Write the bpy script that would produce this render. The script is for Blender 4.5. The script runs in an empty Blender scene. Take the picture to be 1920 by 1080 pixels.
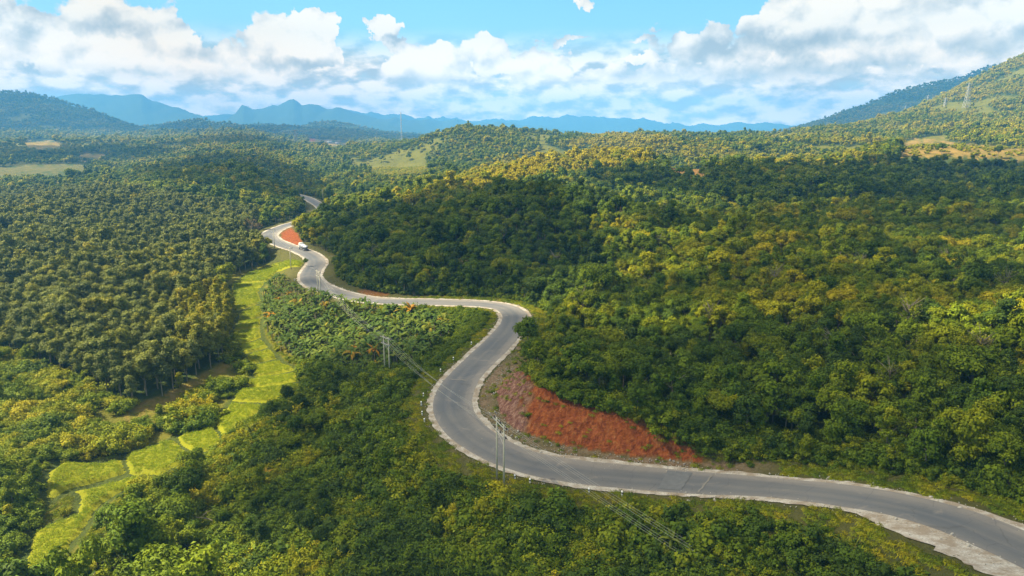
import bpy, math, random, time
import numpy as np
T0 = time.time()
scene = bpy.context.scene
R = math.radians
# ------------------------------------------------------------------ camera
F_PX, U0, V0, PITCH, ZC = 1321.0, 960.0, 540.0, R(12.79), 52.0
cam_data = bpy.data.cameras.new('camera'); cam = bpy.data.objects.new('camera', cam_data)
scene.collection.objects.link(cam); scene.camera = cam
cam.location = (0, 0, ZC); cam.rotation_euler = (R(90) - PITCH, 0, 0)
cam_data.sensor_width = 36; cam_data.lens = 36 * F_PX / 1920
cam_data.clip_start = 0.5; cam_data.clip_end = 60000
# ------------------------------------------------------------------ light
SUN_EL, SUN_AZ = R(47), R(8)          # sun to the left, a little beyond the camera's side
S_DIR = np.array([-math.cos(SUN_EL)*math.cos(SUN_AZ), math.cos(SUN_EL)*math.sin(SUN_AZ), math.sin(SUN_EL)])
sun_l = bpy.data.lights.new('sun', 'SUN'); sun = bpy.data.objects.new('sun', sun_l)
scene.collection.objects.link(sun)
sun_l.energy = 5.0; sun_l.angle = R(0.8); sun_l.color = (1.0, 0.86, 0.58)
from mathutils import Vector, Matrix
sun.rotation_euler = Vector(-S_DIR).to_track_quat('-Z', 'Y').to_euler()
sun.location = (-300, 60, 330)
scene.view_settings.view_transform = 'Standard'
try: scene.view_settings.look = 'None'
except Exception: pass
scene.view_settings.gamma = 1.0; scene.view_settings.use_curve_mapping = False
scene.view_settings.exposure = 1.62
scene.render.engine = 'CYCLES'
cy = scene.cycles
cy.use_denoising = True
try: cy.denoiser = 'OPENIMAGEDENOISE'; cy.denoising_input_passes = 'RGB_ALBEDO_NORMAL'
except Exception: pass
cy.max_bounces = 5; cy.diffuse_bounces = 3; cy.glossy_bounces = 1; cy.transmission_bounces = 3
cy.transparent_max_bounces = 8; cy.volume_bounces = 1
cy.use_adaptive_sampling = False
cy.sample_clamp_indirect = 4.0

def pix_dir(px, py):
    px = np.asarray(px, float); py = np.asarray(py, float)
    r = (px-U0)/F_PX; d = (py-V0)/F_PX
    return np.stack([r, math.cos(PITCH)-d*math.sin(PITCH), -math.sin(PITCH)-d*math.cos(PITCH)], -1)
def pix_z(px, py, z):
    D = pix_dir(px, py); t = (np.asarray(z)-ZC)/D[..., 2]
    return D*t[..., None] + np.array([0, 0, ZC])
def pix_y(px, py, Y):
    D = pix_dir(px, py); t = np.asarray(Y)/D[..., 1]
    return D*t[..., None] + np.array([0, 0, ZC])
def project(P):
    P = np.asarray(P, float); x = P[..., 0]; y = P[..., 1]; z = P[..., 2]-ZC
    f = y*math.cos(PITCH) - z*math.sin(PITCH); u = y*math.sin(PITCH)+z*math.cos(PITCH)
    f = np.where(f < 1, 1e-3, f)
    return U0+F_PX*x/f, V0-F_PX*u/f

# ------------------------------------------------------------------ node helpers
class NT:
    def __init__(s, tree): s.t = tree; s.n = tree.nodes; s.l = tree.links
    def new(s, typ, **kw):
        nd = s.n.new(typ)
        for k, v in kw.items(): setattr(nd, k, v)
        return nd
    def link(s, a, b): s.l.new(a, b)
    def inp(s, nd, i, v):
        if v is None: return
        if hasattr(v, 'default_value') or isinstance(v, bpy.types.NodeSocket): s.link(v, nd.inputs[i])
        else: nd.inputs[i].default_value = v
    def math(s, op, a, b=None, c=None, clamp=False):
        nd = s.new('ShaderNodeMath', operation=op); nd.use_clamp = clamp
        s.inp(nd, 0, a); s.inp(nd, 1, b); s.inp(nd, 2, c)
        return nd.outputs[0]
    def vmath(s, op, a, b=None, out=0):
        nd = s.new('ShaderNodeVectorMath', operation=op)
        s.inp(nd, 0, a); s.inp(nd, 1, b)
        return nd.outputs[out]
    def noise(s, vec, scale, detail=3, rough=0.5, dim='3D', lac=2.0, dist=0.0):
        nd = s.new('ShaderNodeTexNoise', noise_dimensions=dim)
        s.inp(nd, 'Vector', vec); nd.inputs['Scale'].default_value = scale
        nd.inputs['Detail'].default_value = detail; nd.inputs['Roughness'].default_value = rough
        nd.inputs['Lacunarity'].default_value = lac; nd.inputs['Distortion'].default_value = dist
        return nd.outputs[0]
    def ramp(s, fac, stops, interp='LINEAR'):
        nd = s.new('ShaderNodeValToRGB'); cr = nd.color_ramp; cr.interpolation = interp
        while len(cr.elements) < len(stops): cr.elements.new(0.5)
        for e, (p, c) in zip(cr.elements, stops):
            e.position = p; e.color = (*c, 1) if len(c) == 3 else c
        s.link(fac, nd.inputs[0]); return nd.outputs[0]
    def mix(s, fac, a, b, blend='MIX'):
        nd = s.new('ShaderNodeMix', data_type='RGBA', blend_type=blend)
        s.inp(nd, 0, fac)
        for i, v in ((6, a), (7, b)):
            if isinstance(v, tuple): nd.inputs[i].default_value = (*v[:3], 1)
            else: s.link(v, nd.inputs[i])
        return nd.outputs[2]
    def maprange(s, v, a, b, c=0.0, d=1.0, smooth=False):
        nd = s.new('ShaderNodeMapRange'); nd.interpolation_type = 'SMOOTHSTEP' if smooth else 'LINEAR'
        s.inp(nd, 0, v); nd.inputs[1].default_value = a; nd.inputs[2].default_value = b
        nd.inputs[3].default_value = c; nd.inputs[4].default_value = d
        return nd.outputs[0]
    def bump(s, h, strength=0.5, dist=0.1):
        nd = s.new('ShaderNodeBump'); nd.inputs['Strength'].default_value = strength
        nd.inputs['Distance'].default_value = dist; s.link(h, nd.inputs['Height']); return nd.outputs[0]

def new_mat(name):
    m = bpy.data.materials.new(name); m.use_nodes = True; m.node_tree.nodes.clear()
    return m, NT(m.node_tree)
def simple_mat(name, col, rough=0.7, metal=0.0, var=0.12, scale=3.0, spec=0.3):
    m, t = new_mat(name)
    out = t.new('ShaderNodeOutputMaterial'); b = t.new('ShaderNodeBsdfPrincipled')
    tc = t.new('ShaderNodeTexCoord').outputs['Object']
    n = t.noise(tc, scale, 4, 0.6)
    c = t.mix(n, tuple(v*(1-var) for v in col), tuple(min(1, v*(1+var)) for v in col))
    t.link(c, b.inputs['Base Color']); b.inputs['Roughness'].default_value = rough
    b.inputs['Metallic'].default_value = metal; b.inputs['Specular IOR Level'].default_value = spec
    t.link(b.outputs[0], out.inputs[0]); return m

# ------------------------------------------------------------------ sky
def build_world():
    w = bpy.data.worlds.new('World'); scene.world = w; w.use_nodes = True
    w.node_tree.nodes.clear(); t = NT(w.node_tree)
    out = t.new('ShaderNodeOutputWorld'); bg = t.new('ShaderNodeBackground')
    STR = 0.1; k = SKY_LEVEL/STR
    bg.inputs['Strength'].default_value = STR
    sky = t.new('ShaderNodeTexSky', sky_type='NISHITA'); sky.sun_disc = False
    sky.sun_elevation = SUN_EL; sky.sun_rotation = math.atan2(S_DIR[0], S_DIR[1])
    sky.altitude = 300; sky.air_density = 1.0; sky.dust_density = 0.4; sky.ozone_density = 1.5
    tc = t.new('ShaderNodeTexCoord').outputs['Generated']
    sep = t.new('ShaderNodeSeparateXYZ'); t.link(tc, sep.inputs[0])
    az = t.math('ARCTAN2', sep.outputs[0], sep.outputs[1]); el = t.math('ARCSINE', sep.outputs[2])
    wn = t.new('ShaderNodeTexNoise'); t.link(tc, wn.inputs['Vector'])
    wn.inputs['Scale'].default_value = 30; wn.inputs['Detail'].default_value = 4; wn.inputs['Roughness'].default_value = .62
    wc = wn.outputs['Color']
    ae = t.new('ShaderNodeCombineXYZ'); t.link(az, ae.inputs[0]); t.link(el, ae.inputs[1])
    wv = t.vmath('SUBTRACT', wc, (0.5, 0.5, 0.5)); wv = t.vmath('MULTIPLY', wv, (0.060, 0.048, 0))
    ae = t.vmath('ADD', ae.outputs[0], wv)
    def blob_len(px, py, rx, ry):
        v = pix_dir(px, py); v = v/np.linalg.norm(v)
        A = math.atan2(v[0], v[1]); E = math.asin(v[2])
        nd = t.new('ShaderNodeVectorMath', operation='MULTIPLY_ADD')
        t.link(ae, nd.inputs[0]); nd.inputs[1].default_value = (F_PX/rx, F_PX/ry, 0); nd.inputs[2].default_value = (-A*F_PX/rx, -E*F_PX/ry, 0)
        return t.vmath('LENGTH', nd.outputs[0], out=1)
    def union(bl):
        m = None
        for b in bl:
            L = blob_len(*b); m = L if m is None else t.math('MINIMUM', m, L)
        return m
    # the great cumulus heads, the blue gaps, the shaded undersides: where they stand in this sky
    heads = union([(548,70,92,56),(495,105,62,36),(300,95,88,66),(130,80,140,60),(722,48,34,32),(752,82,30,16),(812,128,76,46),
                   (915,100,46,42),(1015,132,62,38),(1720,40,280,88),(1196,108,34,13),(1440,112,11,9)])
    decks = union([(60,60,220,90),(1270,148,190,34),(1420,78,190,44),(1560,140,230,60),(400,118,180,40),(1890,110,90,70),(1080,75,70,12),(1240,50,60,14),(430,70,50,18),(1100,8,26,10),(1165,12,14,9),(1345,34,34,34),(1070,72,80,13),(1190,66,50,12)])
    gaps = union([(665,75,28,66),(860,12,170,34),(1040,48,120,26),(1200,30,130,32),(1365,14,46,24),(395,30,46,44),(600,2,140,14),(690,130,14,30),(1130,92,60,18)])
    greys = union([(1285,150,150,20),(1430,86,170,24),(550,122,80,13),(300,140,90,12),(745,74,26,8),(90,40,150,18),(1520,140,180,26),(1880,90,80,30),(1620,170,140,16),(830,168,90,8)])
    st = t.vmath('MULTIPLY', tc, (1, 1, 1.25)); wsm = t.vmath('MULTIPLY', wc, (.035, .035, .035))
    def big(vec):
        n1 = t.noise(vec, 7.0, 6, 0.60)
        vo = t.new('ShaderNodeTexVoronoi', feature='F1'); t.link(t.vmath('ADD', vec, wsm), vo.inputs['Vector']); vo.inputs['Scale'].default_value = 26
        return t.math('MULTIPLY_ADD', vo.outputs['Distance'], -0.30, n1)
    B0 = big(st); B1 = big(t.vmath('ADD', st, (-0.010, 0, 0.020)))
    lw = t.vmath('MULTIPLY', tc, (1, 1, 2.4)); ws2 = t.vmath('MULTIPLY', wc, (.02, .02, .03))
    def low(vec):
        vo = t.new('ShaderNodeTexVoronoi', feature='F1'); t.link(t.vmath('ADD', vec, ws2), vo.inputs['Vector']); vo.inputs['Scale'].default_value = 30
        return t.math('MULTIPLY_ADD', vo.outputs['Distance'], -0.22, t.noise(vec, 15.0, 7, 0.60))
    L0 = low(lw); L1 = low(t.vmath('ADD', lw, (-0.006, 0, 0.030)))
    hb = t.maprange(heads, .55, 1.25, .36, 0.0); db = t.maprange(decks, .4, 1.35, .26, 0.0); gb = t.maprange(gaps, .45, 1.2, .33, 0.0)
    dens = t.math('SUBTRACT', t.math('ADD', B0, t.math('MAXIMUM', hb, db)), gb)
    dens = t.math('ADD', dens, t.maprange(el, .20, .45, 0.0, .24))  # denser cloud added high overhead, out of view, to whiten the fill light
    cov_b = t.maprange(dens, .44, .50, 0, 1, True)
    # brightness: slope of the billows towards the sun, white heads, grey decks and undersides
    lit_b = t.math('MULTIPLY_ADD', t.math('SUBTRACT', B0, B1), 3.0, 0.55)
    lit_b = t.math('ADD', lit_b, t.maprange(heads, .7, 1.3, .36, 0.0))
    lit_b = t.math('SUBTRACT', lit_b, t.maprange(greys, .3, 1.3, .60, 0.0), clamp=True)
    # the low deck: many small flat based cumuli running to the horizon
    cov_l = t.math('MULTIPLY', t.maprange(L0, .20, .30, 0.78, 1, True), t.maprange(el, .075, .135, 1.0, 0.0, True))
    lit_l = t.math('MULTIPLY_ADD', t.math('SUBTRACT', L0, L1), 4.4, 0.60, clamp=True)
    stops = [(0.0, (.40, .45, .46)), (0.30, (.53, .57, .56)), (0.58, (.72, .72, .67)), (0.82, (.91, .87, .77)), (1.0, (1.02, .95, .81))]
    def cramp(f): return t.vmath('MULTIPLY', t.ramp(f, stops), (k, k, k))
    skyc = t.mix(0.80, sky.outputs[0], (.13*k, .52*k, .78*k))   # clear blue of this air
    skyc = t.mix(t.maprange(el, 0.03, 0.18, .5, 0.0), skyc, (.46*k, .72*k, .86*k))
    c1 = t.mix(cov_l, skyc, cramp(lit_l))
    col = t.mix(t.math('MULTIPLY', cov_b, t.maprange(el, .05, .08, 0.0, 1.0, True)), c1, cramp(lit_b))
    # sky brightened and warmed towards the horizon to make up for the haze dimming it
    col = t.vmath('MULTIPLY', col, t.mix(t.maprange(el, 0.0, .12, 1.0, 0.0), (1.12, 1.06, 1.0), (2.25, 1.75, 1.3)))
    col = t.mix(t.maprange(el, -0.03, 0.0, 1.0, 0.0, True), col, (.30*k, .42*k, .50*k))
    t.link(col, bg.inputs['Color']); t.link(bg.outputs[0], out.inputs[0])
    w.cycles.sampling_method = 'NONE'
SKY_LEVEL = 0.385
build_world()
# ------------------------------------------------------------------ numpy tools
_rs = np.random.RandomState(7); _PERM = _rs.permutation(4096); _GR = _rs.rand(4096)*2*np.pi
def gnoise(x, y):
    xi = np.floor(x).astype(np.int64); yi = np.floor(y).astype(np.int64); xf = x-xi; yf = y-yi
    def g(ix, iy, dx, dy):
        a = _GR[_PERM[(_PERM[ix & 4095]+iy) & 4095]]; return np.cos(a)*dx+np.sin(a)*dy
    u = xf*xf*xf*(xf*(xf*6-15)+10); v = yf*yf*yf*(yf*(yf*6-15)+10)
    a = g(xi, yi, xf, yf); b = g(xi+1, yi, xf-1, yf); c = g(xi, yi+1, xf, yf-1); d = g(xi+1, yi+1, xf-1, yf-1)
    return (a+(b-a)*u)*(1-v)+(c+(d-c)*u)*v
def fbm(x, y, o=4, gain=.5):
    s = 0; a = 1; f = 1
    for i in range(o): s = s+a*gnoise(x*f+17.3*i, y*f-9.1*i); a *= gain; f *= 2.03
    return s
def ridged(x, y, o=4):
    s = 0; a = 1; f = 1
    for i in range(o): s = s+a*(1-2*np.abs(gnoise(x*f+7.7*i, y*f+3.1*i))); a *= .5; f *= 2.05
    return s
def sstep(a, b, x):
    t = np.clip((x-a)/(b-a), 0, 1); return t*t*(3-2*t)
def in_poly(x, y, poly):
    poly = np.asarray(poly, float); inside = np.zeros(np.shape(x), bool); n = len(poly); j = n-1
    for i in range(n):
        xi, yi = poly[i]; xj, yj = poly[j]
        c = ((yi > y) != (yj > y)) & (x < (xj-xi)*(y-yi)/((yj-yi) if yj != yi else 1e-9)+xi)
        inside ^= c; j = i
    return inside
def poly_dist(x, y, line, closed=False, vals=None):
    """distance to a polyline, plus interpolated value and side"""
    line = np.asarray(line, float)
    if closed: line = np.vstack([line, line[:1]])
    best = np.full(np.shape(x), 1e18); val = np.zeros(np.shape(x)); side = np.zeros(np.shape(x)); par = np.zeros(np.shape(x))
    for i in range(len(line)-1):
        ax, ay = line[i]; bx, by = line[i+1]; dx = bx-ax; dy = by-ay; L = dx*dx+dy*dy+1e-12
        t = np.clip(((x-ax)*dx+(y-ay)*dy)/L, 0, 1)
        d = (x-ax-t*dx)**2+(y-ay-t*dy)**2
        m = d < best
        best = np.where(m, d, best); par = np.where(m, i+t, par)
        side = np.where(m, dx*(y-ay)-dy*(x-ax), side)
    best = np.sqrt(best)
    if vals is not None:
        i0 = np.clip(par.astype(int), 0, len(vals)-2); f = par-i0
        val = np.asarray(vals)[i0]*(1-f)+np.asarray(vals)[i0+1]*f
    return best, val, side, par

# ------------------------------------------------------------------ the road's course
RP = [(2250,1200,17),(2080,1105,15),(1920,1030,12.5),(1800,977,11.3),(1700,950,9.6),(1600,931,7.8),(1500,919,5.8),(1400,911,3.2),(1300,905,1.2),(1200,896,.2),(1080,884,0),
      (1000,870,0),(940,849,0),(890,820,0),(858,788,0),(848,752,0),(866,712,0),(905,672,0),(938,640,-.3),(962,610,-.8),(966,590,-1),(945,576,-1.4),
      (905,570,-2),(850,567.5,-2.4),(780,566,-2.8),(700,563,-3),(645,553,-3),(603,539,-3),(582,523,-3),(585,507,-3),(594,494,-3),(585,480,-3),
      (562,469,-3),(534,460,-3),(512,450,-3),(505,441,-3),(515,432,-3),(540,422,-3),(575,412,-3.5),(597,403,-4),(606,394,-4.5),(601,386,-5),(588,378,-5),(572,370,-5),(540,362,-6),(500,357,-7),(420,352,-8)]
RPW = np.array([pix_z(a, b, c) for a, b, c in RP])
def catmull(P, n=12):
    P = np.asarray(P); Q = np.vstack([2*P[0]-P[1], P, 2*P[-1]-P[-2]]); out = []
    for i in range(1, len(Q)-2):
        p0, p1, p2, p3 = Q[i-1:i+3]
        for k in range(n):
            t = k/n
            out.append(.5*((2*p1)+(-p0+p2)*t+(2*p0-5*p1+4*p2-p3)*t*t+(-p0+3*p1-3*p2+p3)*t**3))
    out.append(P[-1]); return np.array(out)
def resample(P, step):
    d = np.r_[0, np.cumsum(np.linalg.norm(np.diff(P, axis=0), axis=1))]
    s = np.arange(0, d[-1], step); return np.stack([np.interp(s, d, P[:, i]) for i in range(3)], 1)
ROAD = resample(catmull(RPW), 1.0)
for _ in range(14): ROAD[1:-1] = (ROAD[:-2]+2*ROAD[1:-1]+ROAD[2:])/4
ROAD_C = ROAD[::3]
_ru, _rv = project(ROAD); ROAD_WIDE = 3.4*sstep(1600, 1860, _ru)*(_rv > 900)

# ------------------------------------------------------------------ terrain control points (pixel, pixel, mode, value, canopy height)
CP = []
def cz(z, *pts): CP.extend(pix_z(a, b, z) for a, b in pts)
def cyh(*pts):
    for a, b, Y, th in pts:
        p = pix_y(a, b, Y); p[2] -= th; CP.append(p)
cz(-14, (60,1060), (160,920), (-60,1000)); cz(-13, (300,850),(150,870)); cz(-12.5, (430,780), (350,760)); cz(-12, (500,720),(540,705)); cz(-11, (470,640), (520,660), (450,600))
cz(-10, (460,560), (430,530),(480,580)); cz(-8, (530,497), (500,515)); cz(-6,(560,488))
cz(-9, (600,640), (600,700)); cz(-7.5, (650,620),(560,560),(530,600)); cz(-5.5, (600,563),(700,600),(640,590)); cz(-7.5, (720,700),(640,760)); cz(-5, (760,640),(800,660)); cz(-3.5, (850,600)); cz(-3,(880,620))
cz(-3, (760,760), (740,830)); cz(-8, (640,850), (600,900)); cz(-5, (720,920)); cz(-10, (430,950),(500,850)); cz(-2.5, (860,900),(900,960)); cz(-5, (700,1060),(850,1060)); cz(-11, (300,1060)); cz(-8,(500,1060))
cz(-2, (1000,960),(1100,1000)); cz(-1, (1250,980)); cz(1.5, (1400,1000)); cz(4, (1550,1010)); cz(7, (1700,1060)); cz(0, (1300,1070)); cz(-3, (1100,1075))
cz(-11, (240,755), (410,665),(340,700)); cz(-10, (0,900), (60,760), (-100,850)); cz(-9, (200,640),(400,560)); cz(-8, (0,600), (390,520),(-150,640)); cz(-6, (480,470),(300,480),(420,470)); cz(-5.5, (100,500)); cz(-5.5,(480,420),(440,440))
cz(-6, (100,440), (300,430), (0,420),(-150,460)); cz(-7,(-50,370)); 
cyh((400,303,640,11),(330,318,600,10),(480,330,560,10),(300,335,560,10),(430,380,440,10),(520,370,470,10),(560,385,430,9),(200,345,620,9),(550,345,560,10),(470,310,660,11),(250,325,680,9))
cyh((100,318,900,0),(0,330,800,5),(170,300,1150,4),(80,272,1500,0),(0,262,1900,8),(170,292,1250,0),(-150,290,1500,5),(600,335,740,8),(560,305,950,8),(620,272,1400,0),(700,300,1000,8),
    (750,325,880,0),(560,268,1700,8),(300,272,1600,8),(400,290,1200,8),(200,255,2300,8),(350,242,2600,8),(500,255,2300,8),(640,262,2000,8),(300,238,2500,8),(0,240,2600,8))
# middle hill above the road
cz(-2.5, (700,548),(800,556),(900,556),(650,540)); cz(-2.5,(985,568)); cz(-2.8,(560,450),(600,470))
cyh((800,470,262,7),(700,450,285,7),(650,400,400,7),(620,440,330,6),(700,420,330,7),(860,368,335,9),(780,400,320,8),(950,346,350,9),(1060,345,345,9),(1130,352,335,9),(1000,450,268,7),(900,450,270,7),(1100,440,265,7),
    (1060,520,228,7),(1160,460,245,7),(900,340,480,8),(820,370,430,7),(1000,305,560,9),(1100,280,640,9),(1160,277,660,9),(1250,300,600,8),(1060,300,560,9),(940,330,500,8),(740,360,560,7),(680,350,650,7),(800,310,860,8),(640,370,520,7))
cyh((1290,322,560,0),(1240,345,480,7),(1220,380,400,8),(1180,400,350,8))
# right hand forest
BT = [(1277,842,3),(1187,787,5),(1140,777,5),(1070,760,5.5),(1013,747,6),(990,707,6),(967,697,5)]
for a, b, z in BT: CP.append(pix_z(a, b, z))
cz(5.5, (1280,800),(1120,740),(1040,715)); cz(-.5, (1010,620))
cyh((1000,560,190,7),(1050,650,143,7),(1150,640,140,7),(1300,690,122,7),(1400,600,143,8),(1250,560,165,8),(1100,560,185,7),(1400,500,195,8),(1250,480,215,8),(1500,405,300,8),(1400,400,300,8),(1500,385,340,8),(1620,420,260,8),
    (1600,600,136,8),(1500,750,102,7),(1600,500,185,8),(1750,460,215,8),(1900,440,240,8),(1900,500,170,8),(1900,600,120,8),(1900,700,92,8),(1750,700,100,8),(1750,600,128,8),(2100,600,110,8),(2100,440,230,8),(2080,800,70,8),
    (1900,350,420,8),(1600,340,450,8),(1750,370,360,8),(1450,330,480,9),(2100,330,450,8),(1300,360,430,8),(1350,345,450,9),
    (1800,288,650,0),(1720,275,720,0),(1900,283,640,0),(1650,300,620,6),(1500,300,640,7),(1400,305,640,7),(2100,270,700,5))
cz(12.3,(1940,925)); cz(11.5,(1840,905)); cz(9,(1700,885)); cz(7,(1600,868)); cz(4.5,(1480,865)); cz(2,(1350,868))
# skyline ridges
cyh((740,264,1350,9),(850,243,1120,9),(800,252,1200,9),(900,250,1100,9),(960,260,1020,9),(1020,248,1350,9),(1100,250,1350,9),(1160,262,1100,9),(1230,262,900,8),(1330,265,900,8),(1400,256,1100,8),(1450,247,1300,8),(1500,250,1200,8),(1560,262,950,7),(1600,262,1000,7),
    (1650,245,1150,7),(1700,222,1300,7),(1760,192,1450,7),(1820,160,1550,7),(1870,128,1620,7),(1920,102,1680,7),(2000,70,1700,7),(2150,30,1750,7),(1750,240,1050,7),(1850,240,950,7),(1920,200,1200,7),(2050,200,1100,7),(1850,262,800,6),(2100,230,850,6))
# behind those ridges the land falls again
for a, z, Y in [(740,10,1900),(850,5,1700),(960,0,1700),(1100,0,1900),(1230,0,1700),(1400,0,1800),(1560,20,1700),(1700,40,2100),(1870,60,2500),(2050,60,2600),(700,0,2600),(1000,0,2600),(1300,0,2600),(1500,20,2500),(-150,20,2600),(1150,2,880),(1000,-2,780),(900,0,700),(950,4,425),(1080,5,420),(850,0,400),(1500,1,395),(1700,2,400),(1620,3,395),(1900,5,520),(1750,6,520),(1300,2,740),(1450,6,820),(1230,2,700),(1600,12,820),(1060,5,950),(850,4,900),(800,0,1050)]:
    CP.append(np.array([(a-960)/F_PX*Y, Y, z]))
CP += [np.array(v, float) for v in [(0,45,-5),(-40,50,-9),(40,45,2),(80,45,10),(-80,60,-12),(110,60,14)]]
for p in ROAD[20::16]: CP.append(p+np.array([0, 0, -.2]))
CP = np.array(CP)
def warp(x, y):
    r = np.hypot(x, y); a = np.clip(np.arctan2(x, np.maximum(y, 1e-3)*1.0), -.85, .85)
    a = np.where(y < 0, np.sign(x)*.85, a)
    return a, np.log(np.clip(r, 42, 2700))
_ca, _cb = warp(CP[:, 0], CP[:, 1])
def _tps(d2): return np.where(d2 > 1e-12, .5*d2*np.log(np.maximum(d2, 1e-12)), 0)
_n = len(CP); _K = _tps((_ca[:, None]-_ca)**2+(_cb[:, None]-_cb)**2)+np.eye(_n)*2e-4
_Pm = np.c_[np.ones(_n), _ca, _cb]
_A = np.block([[_K, _Pm], [_Pm.T, np.zeros((3, 3))]])
_w = np.linalg.solve(_A, np.r_[CP[:, 2], 0, 0, 0])
def rbf(x, y):
    a, b = warp(x, y); a = a.ravel(); b = b.ravel(); out = np.empty(len(a))
    for i in range(0, len(a), 40000):
        A = a[i:i+40000, None]; B = b[i:i+40000, None]
        out[i:i+40000] = _tps((A-_ca)**2+(B-_cb)**2)@_w[:_n]+_w[_n]+_w[_n+1]*A[:, 0]+_w[_n+2]*B[:, 0]
    return out.reshape(np.shape(x))

# far mountains: skyline in the view -> a ridge that stands at its own distance
RIDGES = [  # distance, half width, roughness, skyline
 (3300, 900, 16, [(-700,185),(-300,160),(-100,168),(0,176),(60,181),(100,190),(150,205),(200,222),(240,236),(300,256),(380,275)]),
 (3500, 1100, 20, [(1380,275),(1480,247),(1540,230),(1600,208),(1640,192),(1700,170),(1760,158),(1800,151),(1850,131),(1950,112),(2100,100),(2500,90)]),
 (3600, 500, 18, [(180,262),(240,246),(300,238),(340,232),(380,227),(430,237),(480,243),(540,240),(590,246),(640,246),(700,252),(760,262)]),
 (4400, 500, 20, [(380,262),(440,240),(500,236),(545,242),(590,233),(625,231),(670,238),(720,252),(760,262),(830,262)]),
 (5600, 500, 26, [(780,262),(830,250),(850,242),(870,247),(905,253),(960,250),(1010,254),(1060,262)]),
 (7000, 1100, 70, [(-700,200),(-300,190),(60,200),(120,186),(150,179),(200,186),(225,186),(245,184),(265,184),(285,198),(330,210),(370,224),(420,240),(480,246)]),
 (7600, 900, 60, [(380,245),(430,228),(455,205),(475,212),(520,205),(540,195),(550,193),(565,203),(590,203),(615,205),(650,212),(690,225),(740,228),(790,233),(840,230),(900,238),(950,236),(1000,243),(1060,246)]),
 (9200, 900, 70, [(250,215),(340,198),(420,196),(470,202),(520,200),(600,208),(680,216),(760,222),(860,228),(960,230),(1000,226),(1060,221),(1120,226),(1200,228),(1260,236),(1330,240),(1380,235),(1430,232),(1500,238),(1560,240),(1700,235),(2400,215)]),
]
RW = []
for D, W, rg, sk in RIDGES:
    P = pix_y([p[0] for p in sk], [p[1] for p in sk], D)
    RW.append((D, W, rg, np.arctan2(P[:, 0], P[:, 1]), P[:, 2]))
def far_h(x, y, base):
    r = np.hypot(x, y); a = np.arctan2(x, y); h = base
    for k, (D, W, rg, A, Z) in enumerate(RW):
        # range measured along y so that the ridge is a straight line across the view
        wob = 0.25*W*fbm(x/(W*1.5)+k*3.3, y*0+k, 3)
        t = (y+wob-D)/W
        cr = np.interp(a, A, Z, left=-50, right=-50)
        shape = np.clip(1-np.abs(t), 0, 1)
        shape = np.where(t < 0, shape**1.15, shape)
        det = rg*.55*(ridged(x/(rg*9)+k, y/(rg*9), 5)-.6)*np.clip(shape*1.6, 0, 1)*np.clip(1.12-shape, .12, 1)
        edge = sstep(A[0]-.03, A[0]+.03, a)*(1-sstep(A[-1]-.03, A[-1]+.03, a))
        top = cr+rg*((.62 if D > 5000 else .16)*(ridged(x/(rg*(5.0 if D > 5000 else 3.5)), y*0+k*7, 6)-.6)+.08)
        h = np.maximum(h, base+(top-base)*shape*edge+det*edge*(shape > 0)*(top > base))
    return h
FOOT = np.array([(1290,866,.9),(1267,860,.8),(1200,855,.5),(1140,847,.3),(1057,833,.3),(993,813,.3),(960,800,.3),(937,773,.3),(930,733,.3),(945,712,.3),(960,697,.3),(990,672,.3)])
FOOTW = pix_z(FOOT[:, 0], FOOT[:, 1], FOOT[:, 2])
BANK_CAP = [1.2, 2.0, 3.6, 5.2, 6.2, 7.0, 7.2, 7.2, 6.6, 5.0, 3.4, 2.0]
_T = np.gradient(ROAD[:, :2], axis=0); _T /= np.linalg.norm(_T, axis=1)[:, None]; ROAD_N = np.c_[_T[:, 1], -_T[:, 0]]   # right-hand normal
def _roadnear(p): return int(np.argmin(np.hypot(ROAD[:, 0]-p[0], ROAD[:, 1]-p[1])))
if np.dot(FOOTW[2, :2]-ROAD[_roadnear(FOOTW[2]), :2], ROAD_N[_roadnear(FOOTW[2])]) < 0: ROAD_N = -ROAD_N; BANK_SIDE = -1
_ia = _roadnear(FOOTW[0]); _ib = _roadnear(FOOTW[-1])
_pre = [ROAD[i, :2]+ROAD_N[i]*9.0 for i in range(max(0, _ia-60), _ia-6, 4)]
_post = [ROAD[i, :2]+ROAD_N[i]*9.0 for i in range(_ib+6, _ib+50, 4)]
FOOT_EXT = np.vstack([_pre, FOOTW[:, :2], _post])
FOOT_POLY = np.vstack([FOOT_EXT, [(60, 260), (200, 200), (200, 20)]])
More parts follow.
